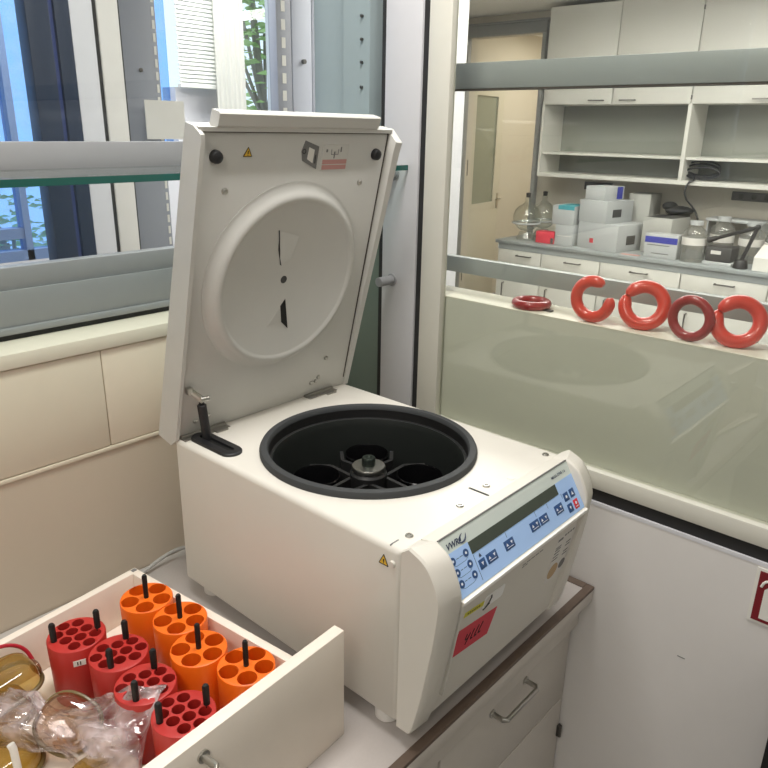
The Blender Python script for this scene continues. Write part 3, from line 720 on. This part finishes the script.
bucket_lid(DP(-.358, .338, .0150), (0, 0, R(6)), 'amber clear bucket lid at the left edge, in front of the red-handled one', K['amber'], K['amberrim'], .058, .048, .038, .75)
bucket_lid(DP(-.287, .186, .0150), (0, 0, R(6)), 'amber clear bucket lid wrapped in the plastic bag near the drawer front', K['amber'], K['amberrim'], .046, .050, .044, .75)

# plastic bag: one crumpled sheet thrown over the lids
from mathutils import noise as NZ
CP = [[(-.328, .439, .075), (-.282, .383, .080), (-.265, .320, .072), (-.228, .274, .085), (-.211, .217, .1205), (-.180, .180, .1265)],
      [(-.349, .392, .085), (-.304, .339, .092), (-.279, .297, .078), (-.250, .246, .092), (-.219, .199, .1205), (-.184, .177, .1262)],
      [(-.362, .368, .080), (-.323, .314, .085), (-.289, .283, .064), (-.269, .222, .090), (-.237, .179, .098), (-.198, .171, .1250)],
      [(-.366, .366, .060), (-.328, .313, .058), (-.294, .274, .046), (-.290, .206, .074), (-.258, .155, .080), (-.228, .160, .100)],
      [(-.368, .363, .056), (-.329, .312, .052), (-.292, .269, .034), (-.303, .203, .035), (-.275, .140, .035), (-.243, .158, .060)]]
def cr(p, t):
    n = len(p)-1; i = min(int(t*n), n-1); f = t*n-i
    a, b_, c, d = (Vector(p[max(i-1, 0)]), Vector(p[i]), Vector(p[i+1]), Vector(p[min(i+2, n)]))
    return .5*((2*b_)+(c-a)*f+(2*a-5*b_+4*c-d)*f*f+(3*b_-a-3*c+d)*f**3)
def rdg(p): return 1-abs(NZ.noise(p))*2
b = MB(); nu, nv = 130, 90; rows = []
for j in range(nv+1):
    row = []
    for i in range(nu+1):
        u, v = i/nu, j/nv; p = cr([cr(r_, u) for r_ in CP], v); q = Vector((u*4.2+v*1.2, v*4.5-u*1.5, 0))
        k = 1 if u < .8 else max(.15, 1-(u-.8)*4.2)
        dz = .009*NZ.noise(q*1.0)+.006*rdg(q*1.5+Vector((3, 1, 0)))**3+.0030*rdg(q*3.2+Vector((7, 2, 0)))-.004
        dx = .007*NZ.noise(q*1.6+Vector((0, 9, 2))); dy = .007*NZ.noise(q*1.6+Vector((5, 9, 2)))
        row.append(b._v(DP(p.x+dx*k, p.y+dy*k, max(.016, p.z+dz*k))))
    rows.append(row)
for j in range(nv):
    for i in range(nu): b.bm.faces.new((rows[j][i], rows[j][i+1], rows[j+1][i+1], rows[j+1][i]))
o = b.build('plastic_bag', K['bag'], angle=40); tag(o, 'crumpled clear plastic bag lying over the lids in the drawer', 'plastic bag')
b = MB(); b.tube([DP(-.353, .276, .0115), DP(-.354, .2785, .092), DP(-.355, .282, .099)], .0050, seg=14)
o = b.build('plastic_rod', K['pale']); tag(o, 'pale grey plastic rod standing up at the left drawer front', 'rod')

# power cord behind the drawer
b = MB(); b.tube([(-.16, .665, .006), (-.06, .664, .006), (-.028, .660, .010), (.01, .664, .020), (.06, .664, .026), (.10, .640, .020), (.14, .60, .010), (.18, .57, .008)], .004, seg=10, smooth=3)
tag(b.build('power_cord', K['cord']), 'grey power cord running along the wall behind the centrifuge', 'cord')

# glass shelf on brackets
gs = thing('glass_shelf', 'green-edged glass shelf in front of the window behind the lid', 'shelf', (-.9, .6, .793))
MB().box(-2.38, .574, .4915, .70, .7930, .8035).build('pane', K['shelfglass'], gs)
MB().box(-2.38, .574, .4895, .4914, .7930, .8035).build('polished_edge', K['shelfedge'], gs)
def bracket(z, label, y):
    b = MB(); b.cyl((.5745, y, z), (.571, y, z), .014, seg=24, bev=.001).cyl((.571, y, z), (.528, y, z), .0105, seg=20, bev=.001)
    tag(b.build('shelf_bracket', K['alu']), label, 'bracket', 'round shelf brackets on the white post')
bracket(.7835, 'round metal bracket under the glass shelf end on the white post', .528)
bracket(.5520, 'bare round metal bracket low on the white post, carrying no shelf', .528)

# sign on the right wall
sg = thing('fire_sign', 'red and white fire extinguisher sign on the grey wall', 'sign', (XR-.002, -.37, .073))
MB().box(XR-.0030, XR-.0004, -.425, -.3185, .0715, .178).build('backing', K['paper'], sg)
pl = MB().box(XR-.0040, XR-.0026, -.420, -.3245, .0765, .173).build('red_field', K['sred'], sg)
b = MB(); q = XR-.0048
b.prism([(-.3365, .083), (-.371, .083), (-.371, .140), (-.366, .146), (-.3415, .146), (-.3365, .140)], 'x', q, q+.0012)
b.box(q, q+.0012, -.360, -.348, .146, .156)
b.tube([(q+.0008, -.354, .157), (q+.0008, -.344, .160), (q+.0008, -.334, .155), (q+.0008, -.3305, .144)], .0024, seg=8, smooth=1)
b.prism([(-.375, .098), (-.395, .083), (-.380, .083)], 'x', q, q+.0012)
b.build('extinguisher_pictogram', K['paper'], pl, angle=0)
# black bin near the wall
bi = thing('waste_bin', 'black bin by the grey wall in the bottom right corner', 'bin', (.48, -.58, -.9))
b = MB(); sc_ = lambda x0, x1, y0, y1, zz: [(x0, y0, zz), (x1, y0, zz), (x1, y1, zz), (x0, y1, zz)]
b.loft([sc_(.405, .560, -.74, -.418, -.9), sc_(.40, .565, -.76, -.414, .02), sc_(.405, .560, -.755, -.419, .02), sc_(.41, .555, -.735, -.423, -.87)]); b.build('body', K['hole'], bi)
MB().box(.398, .567, -.765, -.4125, .0205, .035, bev=.003).build('lid', K['hole'], bi)
b = MB(); b.box(XR-.0008, XR-.0001, -.231, -.217, -.0692, -.0676)
o = b.build('trim_scratch', K['inkg']); o['kind'] = 'structure'

# ================================================================ LEAD RINGS ON THE LEDGE
ZL = .533
def ring(y, x, Rm, r, rz, m, name, label, gap=None, lie=False, twist=0, tilt=0):
    b = MB(local=True)
    if gap:
        n = 44; a0, a1 = gap
        pts = [(twist*(i/n-.5)*2, Rm*math.cos(R(a0+(a1-a0)*i/n)), Rm*math.sin(R(a0+(a1-a0)*i/n))+Rm+r) for i in range(n+1)]
        b.tube(pts, lambda f: r*min(1, .45+.55*math.sqrt(min(1, 14*min(f, 1-f)))), seg=20)
    elif lie: b.tube([(Rm*math.cos(2*math.pi*i/48), Rm*math.sin(2*math.pi*i/48), r) for i in range(48)], r, seg=20, closed=True)
    else: b.tube([(0, Rm*math.cos(2*math.pi*i/48), Rm*math.sin(2*math.pi*i/48)+Rm+r) for i in range(48)], r, seg=20, closed=True)
    o = b.build(name, m); z0 = o.location.z; o.location = (x, y, ZL); o.rotation_euler = (0, R(tilt), R(rz))
    o.location.z += r*(1-math.cos(R(tilt)))*0
    tag(o, label, 'ring', 'red weight rings on the ledge')
ring(.058, .615, .0340, .0112, 0, K['ringred'], 'weight_ring', 'bright red C-shaped ring with a gap, standing on the ledge', gap=(168, 482))
ring(-.038, .626, .0345, .0122, 20, K['ringred'], 'weight_ring', 'bright red split ring standing next to the C-shaped one', gap=(26, 388), twist=.004, tilt=20)
ring(-.127, .616, .0325, .0085, -4, K['ringdk'], 'weight_ring', 'thin dark red closed ring standing between two brighter rings')
ring(-.203, .628, .0340, .0120, 22, K['ringred'], 'weight_ring', 'bright red split ring standing farthest right on the ledge', gap=(26, 388), twist=.004, tilt=20)
ring(.203, .641, .0320, .0088, 0, K['ringdk'], 'weight_ring', 'dark red ring lying flat on the ledge', lie=True)
b = MB(); b.box(.628, .640, .150, .176, ZL, ZL+.003, bev=.001); tag(b.build('black_clip', K['black']), 'small black clip lying beside the flat dark ring', 'clip')

# ================================================================ FAR ROOM
XF = 4.65
fw = thing('worktop', 'long grey worktop in the far room under the shelves', 'worktop', (5.0, .2, -.05))
MB().box(XF, 5.39, -2.5, 2.905, -.028, 0, bev=.003).build('top_slab', K['ftop'], fw)
MB().box(XF+.012, XF+.05, -2.5, 2.88, -.075, -.028).build('apron', K['ftop'], fw)
edges = [2.88, 2.46, 1.94, 1.31, .72, .10]
ORD = ['leftmost of the far cabinets, under the glass flasks', 'second far cabinet from the door, under the cartons', 'third far cabinet from the door, under the blue-banded box', 'fourth far cabinet from the door, under the grey scale', 'far cabinet at the right edge, under the desk lamp']
for i, (y1, y0) in enumerate(zip(edges[:-1], edges[1:])):
    t = thing('base_cabinet', 'white base cabinet, ' + ORD[i], 'cabinet', (5.0, (y0+y1)/2, -.9), 0, 'base cabinets in the far room')
    MB().box(XF+.035, 5.39, y0+.002, y1-.002, -.9, -.0755).build('carcass', K['fcab'], t)
    d = MB().box(XF+.014, XF+.034, y0+.004, y1-.004, -.26, -.0765, bev=.002).build('drawer_front', K['fcab'], t)
    ym = (y0+y1)/2-.0; ym = {0: 2.62, 1: 2.17, 2: 1.62, 3: 1.00}.get(i, ym)
    b = MB(); b.tube([(XF+.014, ym+.065, -.115), (XF-.016, ym+.065, -.115), (XF-.016, ym-.065, -.115), (XF+.014, ym-.065, -.115)], .006, seg=8); b.build('handle', K['dsteel'], d)
    d = MB().box(XF+.014, XF+.034, y0+.004, y1-.004, -.88, -.266, bev=.002).build('cabinet_door', K['fcab'], t)
    b = MB(); b.tube([(XF+.014, y1-.08, -.36), (XF-.016, y1-.08, -.36), (XF-.016, y1-.08, -.48), (XF+.014, y1-.08, -.48)], .006, seg=8); b.build('handle', K['dsteel'], d)
# wall cabinets + open shelf unit
XW = 5.05
wy = [2.79, 2.18, 1.565, .95, .33]
WL = ['leftmost, over the open shelf near the door', 'second from the door, above the cartons', 'third from the door, over the cable shelf', 'rightmost in view, above the desk lamp']
for i, (y1, y0) in enumerate(zip(wy[:-1], wy[1:])):
    t = thing('wall_cabinet', 'white wall cabinet in the far room, ' + WL[i], 'cabinet', (5.2, (y0+y1)/2, 1.085), 0, 'wall cabinets in the far room')
    MB().box(XW+.02, 5.395, y0+.001, y1-.001, 1.087, 1.815).build('carcass', K['fcab'], t)
    d = MB().box(XW, XW+.019, y0+.003, y1-.003, 1.087, 1.815, bev=.002).build('cabinet_door', K['fcab'], t)
    yh = y0+.13 if i % 2 == 0 else y1-.13
    b = MB(); b.tube([(XW, yh+.06, 1.115), (XW-.025, yh+.06, 1.115), (XW-.025, yh-.06, 1.115), (XW, yh-.06, 1.115)], .005, seg=8); b.build('handle', K['dsteel'], d)
    b = MB()
    for zz in (1.13, 1.72): b.cyl((XW+.004, y1-.002 if i % 2 == 0 else y0+.002, zz-.015), (XW+.004, y1-.002 if i % 2 == 0 else y0+.002, zz+.015), .006, seg=10)
    b.build('hinge', K['dsteel'], t)
su = thing('shelf_unit', 'open white shelf unit under the far wall cabinets', 'shelf', (5.2, 1.5, .515))
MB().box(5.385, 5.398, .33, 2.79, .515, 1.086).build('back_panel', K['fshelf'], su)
MB().box(XW, 5.385, .33, 2.79, .515, .545).build('bottom_board', K['fcab'], su)
for y1, y0 in ((2.768, 1.580), (1.550, .352)): MB().box(XW+.03, 5.384, y0, y1, .695, .715).build('shelf_board', K['fcab'], su)
for y in (2.769, 1.551, .331): MB().box(XW, 5.384, y, y+.028-.007*(y > 2.7), .5455, 1.086).build('divider', K['fcab'], su)

def cbox(name, x0, x1, y0, y1, z0, z1, m, label, cat='box', group='cartons on the far worktop', extra=None, rz=0):
    t = thing(name, label, cat, ((x0+x1)/2, (y0+y1)/2, z0), 0, group)
    bd = MB().box(x0, x1, y0, y1, z0, z1, bev=.003).build('body', m, t)
    for nm, mm, bx in (extra or []): MB().box(*bx).build(nm, mm, bd)
    t.rotation_euler = (0, 0, R(rz)); return t
g = 'cartons on the far worktop'
cbox('carton', 4.75, 4.98, 2.240, 2.400, .001, .165, K['box'], 'small white carton supporting the teal-striped one', extra=[('flap', K['pale'], (4.749, 4.7505, 2.25, 2.38, .075, .080))])
cbox('carton', 4.75, 4.98, 2.245, 2.440, .166, .315, K['box'], 'white carton with teal stripe on its top edge', extra=[('teal_stripe', K['teal'], (4.7485, 4.983, 2.247, 2.39, .285, .3165))])
cbox('carton', 4.75, 5.12, 1.81, 2.185, .001, .205, K['box'], 'widest white carton at the bottom of the stack', rz=-11, extra=[('red_dot', K['keyred'], (4.7485, 4.7505, 2.03, 2.065, .05, .085)), ('dark_label', K['darkgrey'], (4.87, 4.98, 1.8085, 1.8105, .05, .12))])
cbox('carton', 4.76, 5.10, 1.935, 2.195, .206, .375, K['box'], 'middle white carton with a dark label on its side', rz=-11, extra=[('dark_label', K['darkgrey'], (4.84, 4.95, 1.9335, 1.9355, .25, .31))])
cbox('carton', 4.78, 5.02, 1.985, 2.170, .376, .480, K['box'], 'smallest white carton on top of the stack, blue at one end', rz=-11, extra=[('blue_end', K['bluep'], (4.93, 5.0, 1.9835, 1.9855, .385, .478))])
cbox('carton', 5.14, 5.36, 1.80, 1.98, .001, .42, K['boxgrey'], 'tall greyish carton behind the white stack')
cbox('tray_box', 4.93, 5.20, 1.50, 1.74, .001, .27, K['boxgrey'], 'open grey tray box to the right of the white stack', rz=-8, extra=[('inside', K['darkgrey'], (4.945, 5.185, 1.515, 1.725, .268, .2715))])
b = MB(); b.sphere((5.30, 1.62, .30), .085, 20, (1, 1.3, .45)).sphere((5.30, 1.70, .33), .06, 16, (1, 1, .6)); b.cyl((5.30, 1.62, .0005), (5.30, 1.62, .27), .08, .085, 24)
tag(b.build('dark_cloth', K['darkgrey']), 'dark rumpled cloth heap behind the grey tray box', 'cloth')
cbox('red_box', 4.74, 4.84, 2.405, 2.570, .001, .095, K['redlab'], 'small red box in front of the glass flasks', extra=[('dark_end', K['darkgrey'], (4.7385, 4.7405, 2.406, 2.43, .005, .05))])
cbox('tissue_box', 4.74, 4.86, 1.395, 1.640, .001, .175, K['box'], 'white box with dark blue band on its front', extra=[('blue_band', K['bluep'], (4.7385, 4.7405, 1.397, 1.638, .110, .155)), ('print_line', K['inkg'], (4.7385, 4.7405, 1.45, 1.62, .09, .097)), ('print_line', K['inkg'], (4.7385, 4.7405, 1.45, 1.58, .03, .036))])
b = MB(); b.box(4.70, 4.738, 1.66, 1.80, .0005, .004); tag(b.build('pink_sheet', K['pink']), 'pink paper sheet on the far worktop by the stack', 'paper')
def flask(x, y, r, label):
    t = thing('glass_flask', label, 'flask', (x, y, 0), 0, 'round glass flasks in the far room')
    b = MB(); b.lathe([(.07, .001), (.075, .02), (.05, .07)], (x, y, 0), 28); b.build('stand', K['clear2'], t)
    c = .075+r; pr = [(r*math.sin(R(a)), c-r*math.cos(R(a))) for a in range(25, 165, 10)]
    b = MB(); b.lathe([(0, c-r)]+pr+[(.024, c+r+.01), (.022, c+r+.055)], (x, y, 0), 36); b.build('bulb', K['clear'], t)
    b = MB(); b.tube([(x+r*.99*math.cos(2*math.pi*i/36), y+r*.99*math.sin(2*math.pi*i/36), c-.045) for i in range(36)], .008, seg=8, closed=True); b.build('collar', K['box'], t)
    b = MB(); b.lathe([(0, c+r+.05), (.017, c+r+.05), (.02, c+r+.085), (0, c+r+.09)], (x, y, 0), 20); b.build('stopper', K['hole'], t)
flask(4.80, 2.705, .114, 'round glass flask with black stopper, nearer the door')
flask(5.06, 2.695, .114, 'round glass flask with black stopper, behind the red box')
def bottle(x, y, r, h, label, capm=K['box']):
    t = thing('lab_bottle', label, 'bottle', (x, y, 0), 0, 'clear bottles on the far worktop')
    b = MB(); b.lathe([(0, .001), (r, .001), (r, h*.68), (r*.9, h*.76), (r*.45, h*.86), (r*.42, h*.93)], (x, y, 0), 28); b.build('body', K['clear2'], t)
    b = MB(); b.lathe([(0, h*.90), (r*.55, h*.90), (r*.55, h), (0, h)], (x, y, 0), 24); b.build('cap', capm, t)
    b = MB(); b.lathe([(r*1.01, h*.42), (r*1.01, h*.60)], (x, y, 0), 28); b.build('label_band', K['pale'], t)
bottle(4.80, 1.300, .085, .29, 'clear bottle beside the blue-banded box, cable hanging into it')
bottle(5.05, 1.190, .085, .31, 'clear bottle with white cap behind the dark scale')
bottle(5.06, .985, .085, .29, 'clear bottle behind the lamp arm')
bottle(5.02, .800, .085, .28, 'clear bottle at the right edge of the far worktop')
t = thing('bottle_rack', 'white shelf of bottle tops behind the clear bottles', 'rack', (5.2, 1.2, 0))
MB().box(5.15, 5.36, .95, 1.36, .26, .28, bev=.003).build('top', K['box'], t)
for y in (.96, 1.34): MB().box(5.16, 5.35, y, y+.01, .0005, .2595).build('leg', K['box'], t)
sc2 = thing('bench_scale', 'dark grey bench scale on a white tray', 'scale', (4.86, 1.12, 0))
MB().box(4.74, 4.95, 1.005, 1.205, .0005, .022, bev=.004).build('tray', K['box'], sc2)
bd = MB().box(4.76, 4.93, 1.02, 1.195, .0222, .125, bev=.008).build('body', K['darkgrey'], sc2)
MB().box(4.7585, 4.7605, 1.09, 1.16, .075, .10).build('label', K['pale'], bd)
lp = thing('desk_lamp', 'black desk lamp with folded arms at the right of the far worktop', 'lamp', (4.75, .945, 0))
b = MB(); b.cyl((4.75, .945, .0005), (4.75, .945, .06), .05, .04, 24, bev=.004); b.build('base', K['black'], lp)
b = MB(); b.tube([(4.75, .945, .05), (4.78, .885, .285)], .013, seg=10); b.build('arm', K['black'], lp)
b = MB(); b.tube([(4.78, .885, .285), (4.79, 1.17, .175)], .013, seg=10); b.build('arm', K['black'], lp)
b = MB(); b.sphere((4.78, .885, .285), .02, 14); b.build('joint', K['black'], lp)
b = MB(); b.cyl((4.79, 1.20, .163), (4.79, 1.14, .187), .022, .016, 18); b.build('lamp_head', K['black'], lp)
b = MB(); b.prism([(4.72, 0.001), (4.90, .001), (4.90, .16), (4.72, .09)], 'y', .70, .86); tag(b.build('paper_pile', K['paper']), 'white sloping paper pile at the far right of the worktop', 'paper')
# cable on the shelf
b = MB(); pts = []
for k in range(3):
    for i in range(14):
        a = 2*math.pi*i/14; pts.append((5.15+.03*k, 1.44+.13*math.cos(a)+.01*k, .556+.012*k+.055*(1+math.sin(a))*(.8+.1*k)))
pts += [(5.04, 1.44, .56), (5.035, 1.50, .53), (4.98, 1.49, .44), (4.88, 1.36, .36), (4.80, 1.30, .30)]
b.tube(pts, .0075, seg=8, smooth=1); tag(b.build('black_cable', K['black']), 'black cable looped on the shelf and hanging down to a bottle', 'cable')
b = MB(); b.box(5.375, 5.3995, .60, 1.27, .405, .470, bev=.003)
ss = thing('socket_strip', 'dark grey socket strip on the far wall above the bottles', 'socket strip', (5.39, .93, .405)); b.build('housing', K['darkgrey'], ss)
b = MB()
for k in range(7): b.cyl((5.376, .66+.09*k, .4375), (5.3735, .66+.09*k, .4375), .02, seg=16)
b.build('socket', K['hole'], ss)
ss2 = MB().box(5.375, 5.3995, 2.25, 2.50, .405, .470, bev=.003).build('socket_box', K['darkgrey']); tag(ss2, 'dark socket box on the far wall above the flasks and cartons', 'socket')

# ================================================================ BEYOND THE LEFT WINDOW
def upright(x0, x1, y, label):
    t = thing('slotted_upright', label, 'upright', ((x0+x1)/2, y, -.9), 0, 'slotted uprights beyond the window')
    b = MB(); b.box(x0, x1, y, y+.04, -.9, 1.849, bev=.002); p = b.build('channel', K['slotg'], t)
    b = MB(); xm = x0+(x1-x0)*.45
    z = .5
    while z < 1.8:
        b.box(xm-.009, xm+.009, y-.0012, y+.001, z, z+.034); z += .058
    b.build('slots', K['paper'], p, angle=0)
upright(1.165, 1.232, 1.6, 'slotted grey upright seen above the lid, left of the metal locker doors')
upright(1.412, 1.444, 1.6, 'narrow slotted grey upright, right of the metal locker doors')
lk = thing('metal_locker', 'pale metal locker with two doors seen above the lid', 'locker', (1.32, 1.63, -.9))
MB().box(1.237, 1.409, 1.622, 1.66, -.9, 1.84).build('body', K['metald'], lk)
for x0, x1, xk in ((1.236, 1.3305, 1.286), (1.3335, 1.409, 1.370)):
    d = MB().box(x0, x1, 1.60, 1.6215, -.86, 1.84, bev=.002).build('locker_door', K['metald'], lk)
    b = MB(); b.cyl((xk, 1.601, 1.10), (xk, 1.588, 1.10), .008, seg=14); b.build('knob', K['dsteel'], d)
gc = thing('grey_cabinet', 'tall grey metal cabinet beyond the window with a slotted edge', 'cabinet', (.63, 1.8, -.9))
p = MB().box(.568, .690, 1.6, 1.66, -.9, 1.84, bev=.002).build('side_panel', mat('cabinet_mid_grey', (146, 150, 158), .5), gc)
b = MB(); z = .50
while z < 1.8:
    b.box(.676, .684, 1.5988, 1.601, z, z+.024); z += .036
b.build('slots', K['paper'], p, angle=0)
b = MB(); b.cyl((.625, 1.601, 1.03), (.625, 1.596, 1.03), .006, seg=12); b.build('screw', K['dsteel'], p)
nt_ = MB().box(.604, .742, 1.560, 1.5625, .832, .945).build('paper_notice', K['paper']); tag(nt_, 'white paper notice in front of the grey cabinet beyond the window', 'paper')
bl = thing('venetian_blind', 'pale venetian blind half lowered at the outer window', 'blind', (1.34, 2.35, 1.03))
MB().box(1.25, 1.60, 2.33, 2.37, 1.80, 1.845).build('head_rail', K['blind'], bl)
b = MB(); z = 1.045
while z < 1.80:
    b.loft([[(x, y, z+d) for y, d in ((2.342, -.010), (2.346, .002), (2.356, .010), (2.355, .0085), (2.3475, .001), (2.3432, -.010))] for x in (1.255, 1.595)]); z += .0165
o = b.build('slats', K['blind'], bl)
MB().box(1.253, 1.597, 2.338, 2.364, 1.028, 1.040).build('bottom_rail', K['blind'], bl)
b = MB(); n = 40; pr = [(1.425+.155*i/n, 2.318+.003*math.sin(i*.9)) for i in range(n+1)]
b.loft([[(x, y, .62) for x, y in pr]+[(x, y+.004, .62) for x, y in reversed(pr)], [(x, y, 1.845) for x, y in pr]+[(x, y+.004, 1.845) for x, y in reversed(pr)]])
tag(b.build('curtain', K['curt']), 'cream curtain hanging at the right of the blind', 'curtain')
random.seed(3)
def tree(x, y, z0, zc, rr, n, label):
    t = thing('tree', label, 'tree', (x, y, z0), 0, 'trees outside the window')
    b = MB(); b.tube([(x, y, z0), (x+.05, y, z0+(zc-z0)*.6), (x-.04, y+.05, zc+rr*.4)], lambda f: .05*(1-.6*f), seg=10, smooth=1)
    for k in range(5): b.tube([(x, y, z0+(zc-z0)*.8), (x+random.uniform(-rr, rr)*.7, y+random.uniform(-.2, .2), zc+random.uniform(-.2, .7)*rr)], .012, seg=6)
    b.build('trunk', K['bark'], t)
    b = MB()
    for k in range(n):
        d = Vector((random.gauss(0, .45), random.gauss(0, .45), random.gauss(0, .45)))*rr; c = Vector((x, y, zc))+d
        q = Matrix.Rotation(random.random()*6.28, 3, 'Z') @ Matrix.Rotation(random.uniform(-1, 1), 3, 'X'); L_ = random.uniform(.03, .06)
        b.loft([[c+q @ Vector(v) for v in ((-L_, 0, 0), (0, -L_*.45, .004), (L_, 0, -.006), (0, L_*.45, .004))], [c+q @ Vector(v) for v in ((-L_, 0, .002), (0, -L_*.45, .006), (L_, 0, -.004), (0, L_*.45, .006))]])
    b.build('foliage', K['leaf'], t, angle=0)
tree(2.62, 3.45, -1.5, 1.50, .42, 420, 'tall light green tree outside, seen above the lid')
tree(1.25, 4.4, -1.5, .05, .45, 420, 'low light green tree outside the blue window at the left edge')
tree(3.05, 4.35, -1.5, .95, .25, 160, 'small light green tree outside below the tall one')
struct('ground', mat('ground_pale', (190, 195, 185), .9), (-6, 12, 4.11, 14, -1.6, -1.5), (-6, 3.4, 2.51, 4.11, -1.6, -1.5))
